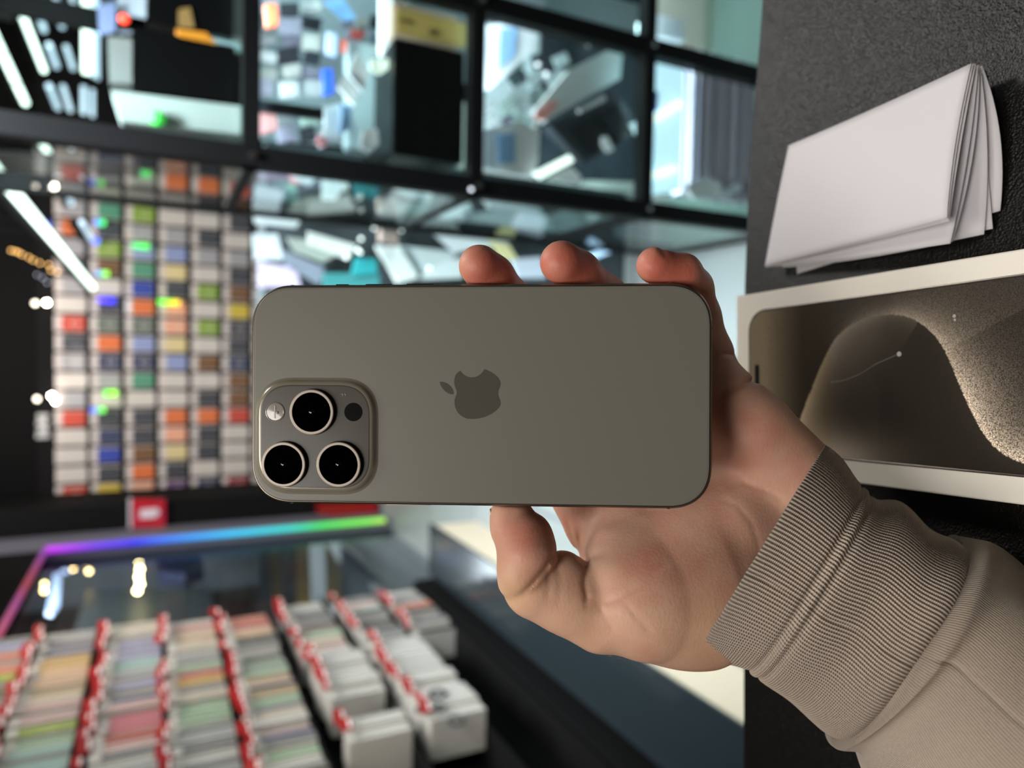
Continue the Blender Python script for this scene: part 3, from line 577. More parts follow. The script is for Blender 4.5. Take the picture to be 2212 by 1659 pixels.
rme = {c: rack_mesh(c) for c in RC}
tagm = mat('tag_red', (158, 24, 26), rough=.4); tagw = mat('tag_white', (235, 225, 222), rough=.4)
bm = bmesh.new(); box(bm, (0, -.016, -.012), (.003, .016, .020), .001, 0); box(bm, (.0031, -.010, -.009), (.0036, .010, -.001), 0, 1); o = obj('price_tag', bm, [tagm, tagw]); tag_me = o.data; bpy.data.objects.remove(o)
RN = ['topmost', 'second', 'third', 'fourth', 'fifth', 'sixth', 'seventh', 'lowest']
rr = random.Random(11)
for r, row in enumerate(RR):
    n = len(row); y0 = 1.62 if r < 5 else (1.75 if r < 7 else 1.9); pitch = (yfar[r]-y0)/n
    for i, c in enumerate(row):
        if c == ' ': continue
        white_big = (r == 5 and i > 11) or (r >= 6 and i > 9)
        o = bpy.data.objects.new('phone_case_package', rme[c]); C.objects.link(o)
        y = yfar[r]-pitch*(i+.5)
        o.location = (-1.035+rr.uniform(-.012, .012)+(.05 if white_big else 0), y, ZS[r]-.178); o.scale = (1.1 if white_big else 1, pitch/.0425*.96, rr.uniform(.93, 1.0))
        tag(o, '%s case package, %s from the far end, %s rack row' % (RC[c][0], ORD[i], RN[r]), 'phone case', 'packages packed in the side rack')
        if rr.random() < .75:
            t = bpy.data.objects.new('price_tag', tag_me); C.objects.link(t)
            t.location = (-1.012+rr.uniform(0, .012)+(.05 if white_big else 0), y, ZS[r]+rr.uniform(-.018, .004)); t.rotation_euler = (0, 0, rr.uniform(-.9, -.2)); t.scale = (1, 1.2, rr.uniform(.6, 1.2))
            tag(t, 'red price tag over %s package, %s from the far end, %s rack row' % (RC[c][0], ORD[i], RN[r]), 'price tag', 'red price tags on the side rack')
# printed marks on the two big white boxes
slabx_ = lambda pts, X, t, m: obj('printed_mark', prism(bmesh.new(), [onx(px, py, X) for px, py in pts], (1, 0, 0), t), m)

def stroke_ring(cx_, cy_, rx, ry, wd):
    n = 20; vs = []; fs = []
    for i in range(n):
        a = 2*math.pi*i/n
        for k in (1, 1-wd): vs.append(onx(cx_+rx*k*math.cos(a), cy_+ry*k*math.sin(a), -.968))
    for v in list(vs): vs.append(v-np.array([.002, 0, 0]))
    for i in range(n):
        j = (i+1) % n; fs += [(2*i, 2*j, 2*j+1, 2*i+1), (2*i+2*n, 2*i+1+2*n, 2*j+1+2*n, 2*j+2*n), (2*i, 2*i+2*n, 2*j+2*n, 2*j)]
    return vs, fs
bigs = [o for o in C.objects if o.get('group') == 'packages packed in the side rack' and o['label'].startswith('white') and 'seventh' in o['label']]
for cx_, cy_, rx, ry in ((946, 1498, 20, 11), (918, 1532, 22, 9), (952, 1528, 14, 8), (985, 1556, 20, 12)):
    o = obj('printed_mark', stroke_ring(cx_, cy_, rx, ry, .38), mat('ink', (40, 42, 46), rough=.5))
    p_ = onx(cx_, cy_, -.968); par_o = min(bigs, key=lambda b: abs(b.location.y-p_[1])); o.parent = par_o; o.matrix_parent_inverse = Matrix.LocRotScale(par_o.location, None, par_o.scale).inverted()

# ------------------------------------------------------------------ low dark glass-topped ledge beside the rack, its pale face towards the aisle
LD = empty('glass_ledge', (-.88, 2.0, 0), 'long low ledge with a dark glass top and pale beige side', 'ledge')
par(obj('ledge_top', bx((-1.0, .25, .2), (-.77, 3.0, .215), .003), mat('dark_glass_top', (34, 42, 46), rough=.12, spec=.5)), LD)
par(obj('ledge_side', bx((-.985, .27, 0), (-.775, 2.98, .199)), mat('beige_side', (226, 212, 188), rough=.5, emit=(226, 205, 175), estr=.0)), LD)
area('ledge_fill', (-.45, 1.3, .5), (-.775, 1.5, .1), .2, 2.0, 1.6, (1.0, .9, .76))  # unseen fill light added for the ledge's pale face

# ------------------------------------------------------------------ counter with black grained covering
lea = mat('black_leather', (9, 7, 7), rough=.34, spec=.38)
tc = nd(lea, 'ShaderNodeTexCoord')
vo = nd(lea, 'ShaderNodeTexVoronoi'); vo.inputs['Scale'].default_value = 1000; vo.feature = 'F1'
no = nd(lea, 'ShaderNodeTexNoise'); no.inputs['Scale'].default_value = 1800; no.inputs['Detail'].default_value = 1
ad = nd(lea, 'ShaderNodeMath'); ad.operation = 'ADD'
lk(lea, tc, 'Object', vo, 'Vector'); lk(lea, tc, 'Object', no, 'Vector'); lk(lea, vo, 'Distance', ad, 0); lk(lea, no, 'Fac', ad, 1)
bump(lea, ad, 'Value', .45, .0004)
edge = [(.52, .3065)]+[tuple(onz(px, py, 1.002)[:2]) for px, py in ((1648, 0), (1632, 200), (1617, 400), (1609, 620), (1606, 1000), (1607, 1659))]+[(-.62, .300)]
poly = [(x, y, 1.002) for x, y in edge]+[(-.62, -.55, 1.002), (.52, -.55, 1.002)]
bm = prism(bmesh.new(), poly, (0, 0, -1), .035)
es = [e for e in bm.edges if abs(e.verts[0].co.z-1.002) < 1e-5 and abs(e.verts[1].co.z-1.002) < 1e-5]
bmesh.ops.bevel(bm, geom=es, offset=.003, segments=3, affect='EDGES')
CT = empty('counter', (0, 0, 0), 'black grained leather topped counter in the foreground under the box and papers', 'counter')
par(obj('counter_top', bm, lea), CT)
par(obj('counter_body', bx((-.60, -.53, 0), (.50, .22, .966), .004), DGREY), CT)

# ------------------------------------------------------------------ white phone box with a printed lid
ang = math.radians(3.3)
BO = np.array([.0338, .2917]); BS = np.array([math.sin(ang), -math.cos(ang)]); BT = np.array([-math.cos(ang), -math.sin(ang)])
def bl(s, t, z): p = BO+BS*s/1000+BT*t/1000; return (p[0], p[1], z)
PB = empty('phone_box', (.0, .22, 1.002), 'flat white phone box with a dark golden wave printed on its lid, on the counter', 'box')
def rrect(s0, s1, t0, t1, r, n=10, sq=2.0):
    pts = []
    for cs, ct, a0 in ((s1-r, t1-r, 0), (s0+r, t1-r, 90), (s0+r, t0+r, 180), (s1-r, t0+r, 270)):
        for k in range(n+1):
            a = math.radians(a0+90*k/n); c_, s_ = math.cos(a), math.sin(a)
            pts.append((cs+r*math.copysign(abs(c_)**(2/sq), c_), ct+r*math.copysign(abs(s_)**(2/sq), s_)))
    return pts
boxm = mat('box_white', (234, 229, 217), rough=.45)
def ringloft(outline_fn, levels, cap0=True, cap1=True):
    bm = bmesh.new(); rings = []
    for ins, z in levels: rings.append([bm.verts.new(p) for p in outline_fn(ins, z)])
    for a, b in zip(rings, rings[1:]):
        for i in range(len(a)):
            j = (i+1) % len(a); bm.faces.new((a[i], a[j], b[j], b[i]))
    if cap0: bm.faces.new(list(reversed(rings[0])))
    if cap1: bm.faces.new(rings[-1])
    return bm
fn = lambda ins, z: [bl(s, t, z) for s, t in rrect(0+ins, 174.5-ins, 0+ins, 92.8-ins, .8-min(.7, ins), 3)]
par(obj('lid', ringloft(fn, [(.3, 1.0092), (0, 1.0095), (0, 1.0292), (.2, 1.0297), (.7, 1.030)]), boxm), PB)
par(obj('tray', ringloft(fn, [(.3, 1.0022), (.2, 1.0024), (.2, 1.0089), (.4, 1.0091)]), boxm), PB)
# embossed printed picture of a phone front
art = bpy.data.materials.new('lid_print'); art.use_nodes = True
at_ = nd(art, 'ShaderNodeAttribute'); at_.attribute_name = 'print'
nz = nd(art, 'ShaderNodeTexNoise'); nz.inputs['Scale'].default_value = 2200; nz.inputs['Detail'].default_value = 2
tcx = nd(art, 'ShaderNodeTexCoord'); lk(art, tcx, 'Object', nz, 'Vector')
mr = nd(art, 'ShaderNodeMapRange'); mr.inputs['From Min'].default_value = .3; mr.inputs['From Max'].default_value = .7; mr.inputs['To Min'].default_value = .0; mr.inputs['To Max'].default_value = 2.0
lk(art, nz, 'Fac', mr, 'Value')
at2 = nd(art, 'ShaderNodeAttribute'); at2.attribute_name = 'grain'
mx = nd(art, 'ShaderNodeMix'); mx.inputs[2].default_value = 1.0; lk(art, at2, 'Fac', mx, 0); lk(art, mr, 'Result', mx, 3)
vm = nd(art, 'ShaderNodeVectorMath'); vm.operation = 'SCALE'; lk(art, at_, 'Color', vm, 0); lk(art, mx, 0, vm, 'Scale')
lk(art, vm, 'Vector', bsdf(art), 'Base Color'); bsdf(art).inputs['Roughness'].default_value = .3; bsdf(art).inputs['Specular IOR Level'].default_value = .12
CV = [(30, 92), (38, 76), (44.0, 61.5), (49.5, 50.3), (54.9, 39.5), (61.5, 29.0), (68.9, 22.7), (78.4, 19.4), (89.5, 18.8), (98.9, 20.9), (106.8, 26.2), (112.4, 33.1), (116.0, 40.6), (119.6, 49.8), (123.9, 59.6), (128.0, 67.4), (133.8, 73.9), (141.9, 77.5), (152, 78.5), (166, 72)]
cv = np.array(CV)
cvd = []
for i in range(len(cv)-1):
    p0 = cv[max(i-1, 0)]; p1 = cv[i]; p2 = cv[i+1]; p3 = cv[min(i+2, len(cv)-1)]
    for k in range(12):
        u = k/12; cvd.append(.5*((2*p1)+(-p0+p2)*u+(2*p0-5*p1+4*p2-p3)*u*u+(-p0+3*p1-3*p2+p3)*u**3))
cvd = np.array(cvd); cva = np.linspace(0, 1, len(cvd))
tan = np.gradient(cvd, axis=0)
def printcol(s, t):
    d2 = ((cvd-np.array([s, t]))**2).sum(1); i = int(d2.argmin()); d = math.sqrt(d2[i]); a = i/(len(cvd)-1)
    tv = tan[i]; side = tv[0]*(t-cvd[i][1])-tv[1]*(s-cvd[i][0])     # >0 inside (towards the middle of the wave)
    g = 0.0
    if side > 0:
        wl = max(0, 1-a/.42)
        v = 44+92*wl**.8*math.exp(-d/14)+ (34*math.exp(-d/5) if a < .5 else 6*math.exp(-d/4))
        v += 105*math.exp(-((s-66)/26)**2-((t-83)/13)**2)+18*math.exp(-((s-40)/20)**2)
        v = v+12*math.exp(-((s-75)/20)**2-((t-30)/14)**2); g = .15
    else:
        wr = min(1, max(0, (a-.42)/.28))
        v = 40+wr*165*math.exp(-d/11)
        if a < .62: v += 66*math.exp(-d/4.5)*max(0, 1-abs(a-.44)/.2)
        if a < .6: v += 12+62*min(1, max(0, (44-s)/24))**1.0*(1 if s < 44 else 0)
        g = .2+.75*wr*math.exp(-d/40)+.1
    v = min(v*1.12, 228)
    warm = (1.0, .90, .74) if s < 60 else (1.0, .92, .82)
    return [((x/255)**2.2) for x in (v*warm[0], v*warm[1], v*warm[2])], g
S0, S1, T0, T1, RR_ = 9.8, 165.0, 9.8, 82.0, 11.5
bm = bmesh.new(); ns, nt = 300, 140
colL = bm.verts.layers.float_color.new('print'); gL = bm.verts.layers.float.new('grain')
grid = {}
def inset_s(t):
    dt = min(t-T0, T1-t)
    if dt >= RR_: return 0
    return RR_-RR_*(max(0, 1-((RR_-dt)/RR_)**2.3))**(1/2.3)
for j in range(nt+1):
    t = T0+(T1-T0)*j/nt; e_ = inset_s(t)
    for i in range(ns+1):
        s = S0+e_+(S1-S0-2*e_)*i/ns
        v = bm.verts.new(bl(s, t, 1.03035)); c, g = printcol(s, t)
        de = min(s-S0-e_, S1-e_-s, t-T0, T1-t)
        if de < .5: c = [x*.25 for x in c]; g = 0
        v[colL] = (*c, 1); v[gL] = g; grid[i, j] = v
for j in range(nt):
    for i in range(ns): bm.faces.new((grid[i, j], grid[i+1, j], grid[i+1, j+1], grid[i, j+1]))
pr = par(obj('printed_picture', bm, art, smooth=True), PB)
fn2 = lambda ins, z: [bl(s, t, z) for s, t in rrect(S0+ins, S1-ins, T0+ins, T1-ins, RR_-ins, 12, 2.2)]
rimm = mat('print_rim', (74, 68, 60), rough=.3, metal=.4)
rim = ringloft(fn2, [(-.8, 1.0300), (-.7, 1.0304), (-.2, 1.0305), (.15, 1.0304)], False, False)
par(obj('embossed_rim', rim, rimm), PB)
pb_ = bmesh.new(); prism(pb_, [bl(s, t, 1.0304) for s, t in rrect(13.6, 16.4, 37.5, 54.5, 1.39, 6)], (0, 0, 1), .0002)
par(obj('camera_pill', pb_, mat('pill_dark', (26, 27, 34), rough=.2)), PB)
for (s, t, r_) in ((94.4, 35.9, 1.1), (117.7, 22.1, .7), (117.9, 23.6, .5)):
    d_ = bmesh.new(); bmesh.ops.create_icosphere(d_, subdivisions=2, radius=r_/1000); o = obj('dust_speck', d_, mat('scuff', (170, 165, 165), rough=.4)); o.scale = (1, 1, .2); o.location = bl(s, t, 1.0305); par(o, PB); o.location = Vector(bl(s, t, 1.0305)); o.matrix_parent_inverse = Matrix.Translation(-Vector(PB.location))
sc_ = bmesh.new(); pp = [bl(s, t, 1.03045) for s, t in ((60, 47.5), (68, 46.5), (76, 43.8), (84, 39.5), (93, 36.3))]
for a, b in zip(pp, pp[1:]): tube(sc_, a, b, .00016, 6)
par(obj('scratch', sc_, mat('scuff_dim', (96, 92, 90), rough=.4)), PB)

# ------------------------------------------------------------------ bundle of folded white paper
PP = empty('folded_papers', (.09, .24, 1.002), 'bundle of folded blank white paper sheets springing open on the black counter', 'paper')
papm = mat('paper_white', (220, 218, 222), rough=.75, spec=.2)
def sheet(name, A, B, Cc, D, bulge=(0, 0, 0, 0), sag=0.0, nu=28, nv=16):
    """corners (px, py, height mm): A far fold, B near fold, C near open, D far open; bulge of edges AB, BC, CD, DA outwards in mm"""
    P = [np.array(onz(q[0], q[1], 1.002+q[2]/1000)) for q in (A, B, Cc, D)]
    cen = sum(P)/4; vs = []
    def edge_(a, b, bl_, t):
        m = (a+b)/2-cen; m[2] = 0; m /= np.linalg.norm(m)+1e-9
        return a+(b-a)*t+m*bl_/1000*4*t*(1-t)
    for j in range(nv+1):
        v = j/nv
        for i in range(nu+1):
            u = i/nu
            e0 = edge_(P[0], P[1], bulge[0], u); e2 = edge_(P[3], P[2], bulge[2], u)
            e1 = edge_(P[1], P[2], bulge[1], v); e3 = edge_(P[0], P[3], bulge[3], v)
            p = (1-v)*e0+v*e2+(1-u)*e3+u*e1-((1-u)*(1-v)*P[0]+u*(1-v)*P[1]+u*v*P[2]+(1-u)*v*P[3])
            p = p.copy(); p[2] += sag/1000*16*u*(1-u)*v*(1-v)
            vs.append(tuple(p))
    f = [(j*(nu+1)+i, j*(nu+1)+i+1, (j+1)*(nu+1)+i+1, (j+1)*(nu+1)+i) for j in range(nv) for i in range(nu)]
    o = obj(name, (vs, f), papm, smooth=True, recalc=False)
    md = o.modifiers.new('thickness', 'SOLIDIFY'); md.thickness = .00022; md.offset = -1
    return par(o, PP)
sheet('sheet', (1704, 314, 13), (2099, 137, 21), (2046, 471, 27), (1653, 575, 10), (-.6, -1.4, 0, .5), .6)
sheet('sheet', (1705, 314, 12.4), (2104, 137, 20), (2049, 474, 26), (1654, 576, 9.4), (-.6, -1.2, 0, .5))
sheet('sheet', (1706, 314, 11.8), (2109, 138, 18.6), (2051, 478, 24.6), (1655, 577, 8.8), (-.6, -.6, 0, .5))
sheet('sheet', (1707, 315, 10.5), (2114, 140, 16.6), (2053, 526, 15), (1656, 577.5, 7.6), (-.6, 1.5, .6, .5))
sheet('sheet', (1709, 316, 8.0), (2116, 140, 15), (2058, 522, 11.0), (1690, 578, 5.0), (-.6, 3, 1.5, .5))
sheet('sheet', (1712, 318, 6.5), (2118, 145, 13), (2126, 506, 4.6), (1722, 574, 3.5), (-.6, 2.0, 1, .4))
sheet('sheet', (1714, 320, 5.5), (2119, 200, 11), (2145, 494, 2.6), (1722, 580, 2.4), (-.6, 0, 0, .4))
sheet('sheet', (1716, 322, 4.5), (2122, 142, 10), (2161, 455, 1.8), (1722, 592, .9), (-.6, 3.4, 0, .4))
sheet('sheet', (1720, 326, 1.2), (2118, 150, 1.6), (2150, 452, .9), (1726, 588, .5), (-.6, 2.4, 0, .4))

# ------------------------------------------------------------------ phone held in the hand, back towards the lens
def rotv(w_):
    t = np.linalg.norm(w_); k = w_/t; K = np.array([[0, -k[2], k[1]], [k[2], 0, -k[0]], [-k[1], k[0], 0]])
    return np.eye(3)+math.sin(t)*K+(1-math.cos(t))*K@K
RM = rotv(np.array([-0.0037466, 0.0674871, -0.0035485])); TV = np.array([-0.0121410, -0.0037971, 0.2441940])
B3 = np.stack([-UP, RT, FW], 1)                       # camera axes (picture right, picture up, depth) -> world
PR = B3@RM; PO = EYE+B3@TV
# local axes: x along the long side, y up in the picture, z towards the lens
AX, AY, AN = PR[:, 0], PR[:, 1], -PR[:, 2]
PHM = Matrix(((AX[0], AY[0], AN[0], PO[0]), (AX[1], AY[1], AN[1], PO[1]), (AX[2], AY[2], AN[2], PO[2]), (0, 0, 0, 1)))
det_neg = PHM.to_3x3().determinant() < 0
PH = bpy.data.objects.new('smartphone', None); C.objects.link(PH)
tag(PH, 'grey titanium smartphone held sideways in the hand, three camera lenses facing out', 'phone')
PH.matrix_world = PHM
def ploc(px, py, h):
    d = ray(px, py); P0 = PO+AN*h; t = ((P0-EYE)@AN)/(d@AN); q = EYE+d*t-PO
    return float(q@AX), float(q@AY)
def pobj(name, bm, m, parent=None, smooth=False):
    if isinstance(bm, bmesh.types.BMesh):
        bmesh.ops.recalc_face_normals(bm, faces=bm.faces)
    o = obj(name, bm, m, None, smooth, recalc=False); o.parent = parent if parent is not None else PH
    if parent is not None: pass
    return o
Lh, Wh = .0800, .03835
def prr(ins, z, L=Lh, W_=Wh, r=.0152, n=14, sq=2.35, c=(0, 0)):
    return [(x+c[0], y+c[1], z) for x, y in rrect(-L+ins, L-ins, -W_+ins, W_-ins, r-ins, n, sq)]
tita = mat('titanium', (128, 118, 104), rough=.3, metal=.9)
prof = [(.00125, -.0005), (.0006, -.00065), (.0001, -.0013), (0, -.0022), (0, -.0060), (.0001, -.0069), (.0006, -.0076), (.0013, -.0078)]
pobj('frame', ringloft(lambda i, z: prr(i, z), prof, True, True), tita, smooth=False)
PH_FR = PH.children[-1] if PH.children else None
backm = mat('frosted_back', (113, 111, 102), rough=.42, spec=.35)
nb = nd(backm, 'ShaderNodeTexNoise'); nb.inputs['Scale'].default_value = 9000; tb = nd(backm, 'ShaderNodeTexCoord'); lk(backm, tb, 'Object', nb, 'Vector'); bump(backm, nb, 'Fac', .05, .0001)
pobj('back_glass', ringloft(lambda i, z: prr(i, z), [(.0013, -.0007), (.00115, -.0002), (.0013, -.00006), (.0019, 0)], True, True), backm)
pobj('screen', ringloft(lambda i, z: prr(i, z), [(.0016, -.0076), (.0014, -.0080), (.0020, -.00825)], True, True), mat('screen_black', (6, 6, 8), rough=.08))
blkgap = mat('seam_black', (14, 13, 12), rough=.5)
pobj('seam', ringloft(lambda i, z: prr(i, z), [(.00115, -.00052), (.0009, -.00048), (.0009, -.0007)], False, False), blkgap)
# antenna breaks
ant = mat('antenna_line', (96, 88, 78), rough=.5)
for x in (-.0655, .0655):
    for s in (-1, 1): 
        pobj('antenna_line', bx((x-.0005, s*Wh-.00005, -.0072), (x+.0005, s*Wh+.00005, -.0012)), ant)
for s in (-1, 1): pobj('antenna_line', bx((s*Lh-.00006, .0225, -.0072), (s*Lh+.00006, .0235, -.0012)), ant)
# side keys
for a, b in ((726, 756), (790, 850), (878, 940)):
    xa, _ = ploc(a, 613, -.004); xb, _ = ploc(b, 613, -.004)
    pobj('side_button', bx((xa, Wh-.0003, -.0056), (xb, Wh+.00045, -.0028), .0003), mat('button_dark', (60, 54, 48), rough=.35, metal=.8))
xa, _ = ploc(834, 1091, -.004); xb, _ = ploc(932, 1091, -.004)
pobj('power_button', bx((xa, -Wh-.00045, -.0056), (xb, -Wh+.0003, -.0028), .0003), mat('button_light', (150, 138, 120), rough=.3, metal=.8))
# printed fruit emblem
LG = [(868, 375), (915, 435), (960, 470), (1010, 495), (1060, 507), (1110, 508), (1170, 498), (1225, 478), (1270, 445), (1310, 405), (1350, 343), (1410, 367), (1480, 402), (1550, 447), (1610, 500), (1648, 550), (1667, 600), (1671, 645), (1662, 690), (1642, 735), (1628, 775), (1622, 815), (1626, 860), (1640, 910), (1660, 960), (1671, 1010), (1670, 1050), (1655, 1090), (1620, 1135), (1570, 1180), (1500, 1230), (1420, 1272), (1340, 1303), (1250, 1325), (1170, 1335), (1090, 1338), (1000, 1330), (930, 1300), (870, 1262), (820, 1208), (785, 1150), (762, 1085), (752, 1020), (756, 955), (770, 905), (790, 860), (800, 815), (793, 770), (770, 710), (752, 655), (747, 600), (752, 545), (768, 480), (800, 430), (830, 400)]
LF = [(460, 597), (495, 594), (530, 600), (575, 614), (620, 638), (660, 668), (695, 706), (720, 750), (733, 795), (738, 842), (710, 846), (680, 843), (640, 832), (600, 808), (560, 778), (520, 733), (490, 688), (470, 640)]
embm = mat('emblem', (80, 77, 70), rough=.22, spec=.5)
em = bmesh.new()
for L_ in (LG, LF): prism(em, [(*ploc(900+x/9.217, 760+y/9.217, 0), .00002) for x, y in L_], (0, 0, 1), .00003)
pobj('emblem', em, embm)
# camera plateau
plm = mat('plateau_glass', (72, 69, 62), rough=.25, spec=.25)
H1 = .0019
c0 = ploc(559, 824, H1*.5); c1 = ploc(807, 1062, H1*.5)
PCX, PCY = (c0[0]+c1[0])/2, (c0[1]+c1[1])/2; PLW, PLH = abs(c1[0]-c0[0])/2, abs(c1[1]-c0[1])/2
pf = lambda i, z: prr(i, z, PLW, PLH, .0122, 12, 2.4, (PCX, PCY))
ledge_m = mat('plateau_edge', (150, 144, 128), rough=.22, spec=.6, metal=.35)
edge_o = pobj('camera_plateau', ringloft(pf, [(-.0016, -.0001), (-.0012, .00012), (-.0007, .0004), (-.0003, .0009), (0, .0014), (.0006, .00178), (.0012, H1)], False, True), ledge_m, smooth=True)
top_o = pobj('plateau_top', ringloft(pf, [(.0010, H1-.0001), (.0012, H1+.00003), (.0016, H1+.00006)], False, True), plm, edge_o)
def lathe(prof_, c, n=72):
    bm = bmesh.new(); rings = []
    for r, z in prof_: rings.append([bm.verts.new((c[0]+r*math.cos(2*math.pi*i/n), c[1]+r*math.sin(2*math.pi*i/n), z)) for i in range(n)])
    for a, b in zip(rings, rings[1:]):
        for i in range(n):
            j = (i+1) % n; bm.faces.new((a[i], a[j], b[j], b[i]))
    return bm, rings
HL = H1+.0021
ringm = mat('lens_ring', (158, 148, 136), rough=.45, metal=.3)
sidem = mat('lens_side', (60, 57, 52), rough=.3, metal=.8)
for k, (px, py, r_px) in enumerate([(672.3, 890.3, 49.4), (611.6, 1003.6, 49.3), (730.7, 1003.8, 49.3)]):
    c = ploc(px, py, HL); dep = .2465-HL; R_ = r_px*dep/F_PX; Ri = R_*.862
    bm, _ = lathe([(R_+.0002, H1), (R_+.0001, H1+.0002), (R_, HL-.0003)], c); bod = pobj('lens_barrel', bm, sidem, edge_o, smooth=True)
    bm, _ = lathe([(R_, HL-.0003), (R_-.0001, HL-.00008), (R_-.0003, HL), (Ri+.0001, HL), (Ri, HL-.0001), (Ri, HL-.0005)], c); pobj('lens_ring', bm, ringm, edge_o, smooth=False)
    bm, rg = lathe([(Ri, HL-.0003), (.0001, HL-.0003)], c); bm.faces.new(rg[-1])
    pobj('lens_glass', bm, mat('lens_black', (2, 2, 3), rough=.3, spec=.0), edge_o, smooth=True)
    bm = bmesh.new(); bmesh.ops.create_uvsphere(bm, u_segments=32, v_segments=16, radius=.0019, matrix=Matrix.Translation((c[0], c[1], HL-.0019)))
    pobj('lens_element', bm, mat('lens_element', (1, 1, 2), rough=.06, spec=.5), edge_o, smooth=True)
c = ploc(594.2, 889.9, H1+.0002); bm, rg = lathe([(.0034, H1), (.0034, H1+.0003), (.0031, H1+.0004), (.0029, H1+.0003), (.0001, H1+.0004)], c, 40); bm.faces.new(rg[-1])
fo = pobj('flash', bm, mat('flash_cream', (128, 122, 110), rough=.2, coat=.6), edge_o)
bm = bmesh.new(); box(bm, (c[0]-.0002, c[1]-.0022, H1+.0004), (c[0]+.0002, c[1]+.0022, H1+.00052)); fo2 = pobj('flash_filament', bm, mat('flash_line', (170, 164, 148), rough=.3), edge_o)
bm = bmesh.new(); bmesh.ops.create_icosphere(bm, subdivisions=2, radius=.0005, matrix=Matrix.Translation((c[0]+.0009, c[1]-.0002, H1+.0003))); pobj('flash_diode', bm, mat('flash_line', (220, 212, 190)), edge_o)
c = ploc(763.5, 890, H1); bm, rg = lathe([(.0032, H1), (.0032, H1+.0001), (.0001, H1+.0001)], c, 48); bm.faces.new(rg[-1])
pobj('depth_sensor', bm, mat('sensor_black', (2, 2, 3), rough=.3, spec=.05), edge_o)
for px in (738.5, 744.5): 
    c = ploc(px, 853.5, H1); bm, rg = lathe([(.0006, H1), (.0006, H1+.0001), (.0004, H1+.0001), (.0001, H1+.00008)], c, 20); bm.faces.new(rg[-1]); pobj('microphone', bm, mat('mic_dark', (58, 56, 52), rough=.3), edge_o)

# ------------------------------------------------------------------ the hand: one continuous skin surface from a smooth distance field
def cc(px, py, dep): return np.array([(px-CX)/F_PX*dep, (CY-py)/F_PX*dep, dep], dtype=np.float32)
VOX = .0008
lo = np.array([cc(960, 0, .30)[0], cc(0, 1480, .29)[1], .226], np.float32); hi = np.array([.158, .052, .318], np.float32)
n3 = np.ceil((hi-lo)/VOX).astype(int)+1
gx = lo[0]+VOX*np.arange(n3[0], dtype=np.float32); gy = lo[1]+VOX*np.arange(n3[1], dtype=np.float32); gz = lo[2]+VOX*np.arange(n3[2], dtype=np.float32)
X, Y, Z = np.meshgrid(gx, gy, gz, indexing='ij')
def cone(a, b, r1, r2, sq=(1, 1, 1)):
    a = cc(*a); b = cc(*b); r1 /= 1000; r2 /= 1000
    ab = b-a; L = float(ab@ab)+1e-12
    dx, dy, dz_ = X-a[0], Y-a[1], Z-a[2]
    h = np.clip((dx*ab[0]+dy*ab[1]+dz_*ab[2])/L, 0, 1)
    q = np.sqrt((dx-h*ab[0])**2+(dy-h*ab[1])**2+((dz_-h*ab[2])*sq[2])**2)
    return (q-(r1+(r2-r1)*h)).astype(np.float32)
def smin(a, b, k):
    h = np.maximum(k-np.abs(a-b), 0)/k
    return np.minimum(a, b)-h*h*h*k/6
def chain(pts, k=.004):
    d = None
    for p, q in zip(pts, pts[1:]):
        c = cone(p[:3], q[:3], p[3], q[3]); d = c if d is None else smin(d, c, k)
    return d
# px, py in the photo, depth (m), radius (mm)
middle = chain([(1036, 574, .2500, 7.4), (1062, 600, .256, 8.0), (1102, 652, .270, 8.6), (1190, 740, .290, 9.8), (1310, 900, .292, 10.5)])
ring_ = chain([(1213, 567, .2475, 7.6), (1248, 590, .255, 7.8), (1300, 640, .270, 8.6), (1385, 700, .287, 9.8), (1400, 830, .288, 10.5)])
pinky = chain([(1414, 573, .2460, 6.4), (1440, 584, .248, 5.9), (1474, 590, .250, 6.5), (1496, 622, .257, 7.0), (1509, 685, .264, 7.8), (1529, 762, .274, 9.0), (1500, 830, .278, 10.5)])
index = chain([(1060, 760, .268, 7.6), (1090, 820, .274, 8.4), (1150, 900, .285, 9.4), (1235, 1010, .288, 10.5)])
web = chain([(1243, 1068, .2845, 10.5), (1280, 1135, .284, 10.5), (1322, 1210, .280, 11.5)])
palm = chain([(1310, 900, .292, 10.5), (1700, 1180, .288, 13)])
for p, q in (((1400, 825, .290, 11), (1720, 1140, .287, 13)), ((1500, 800, .284, 11), (1735, 1090, .282, 14)), ((1240, 1010, .288, 10.5), (1660, 1220, .288, 13)), ((1320, 1110, .288, 11), (1640, 1260, .286, 14)), ((1380, 950, .287, 11), (1600, 1000, .283, 14)), ((1260, 980, .288, 10), (1450, 860, .287, 10))):
    palm = smin(palm, cone(p[:3], q[:3], p[3], q[3]), .010)
hypo = chain([(1530, 832, .273, 13.5), (1622, 930, .272, 15.5), (1722, 1035, .274, 16.5)])
thenar = chain([(1385, 1288, .260, 21.5), (1490, 1262, .2745, 27.5), (1590, 1240, .282, 21)], .026)
thenar = smin(thenar, chain([(1356, 1228, .264, 15.5), (1342, 1130, .281, 13.5), (1335, 1050, .290, 12)]), .008)
thenar = smin(thenar, chain([(1332, 1200, .2620, 10.5), (1328, 1245, .2560, 11.5), (1348, 1290, .2550, 14.5)]), .008)
thenar = smin(thenar, cone((1400, 1175, .272), (1560, 1130, .275), 16, 19), .012)
prox = chain([(1160, 1262, .2530, 12.4), (1225, 1284, .2555, 13.6), (1300, 1316, .2585, 15.5)])
prox = smin(prox, cone((1216, 1236, .252), (1236, 1258, .253), 7.4, 8.0), .004)
dist = chain([(1103, 1140, .2505, 7.3), (1132, 1165, .2488, 9.7), (1139, 1196, .2465, 9.8), (1128, 1232, .2465, 8.4), (1116, 1256, .249, 6.6)])
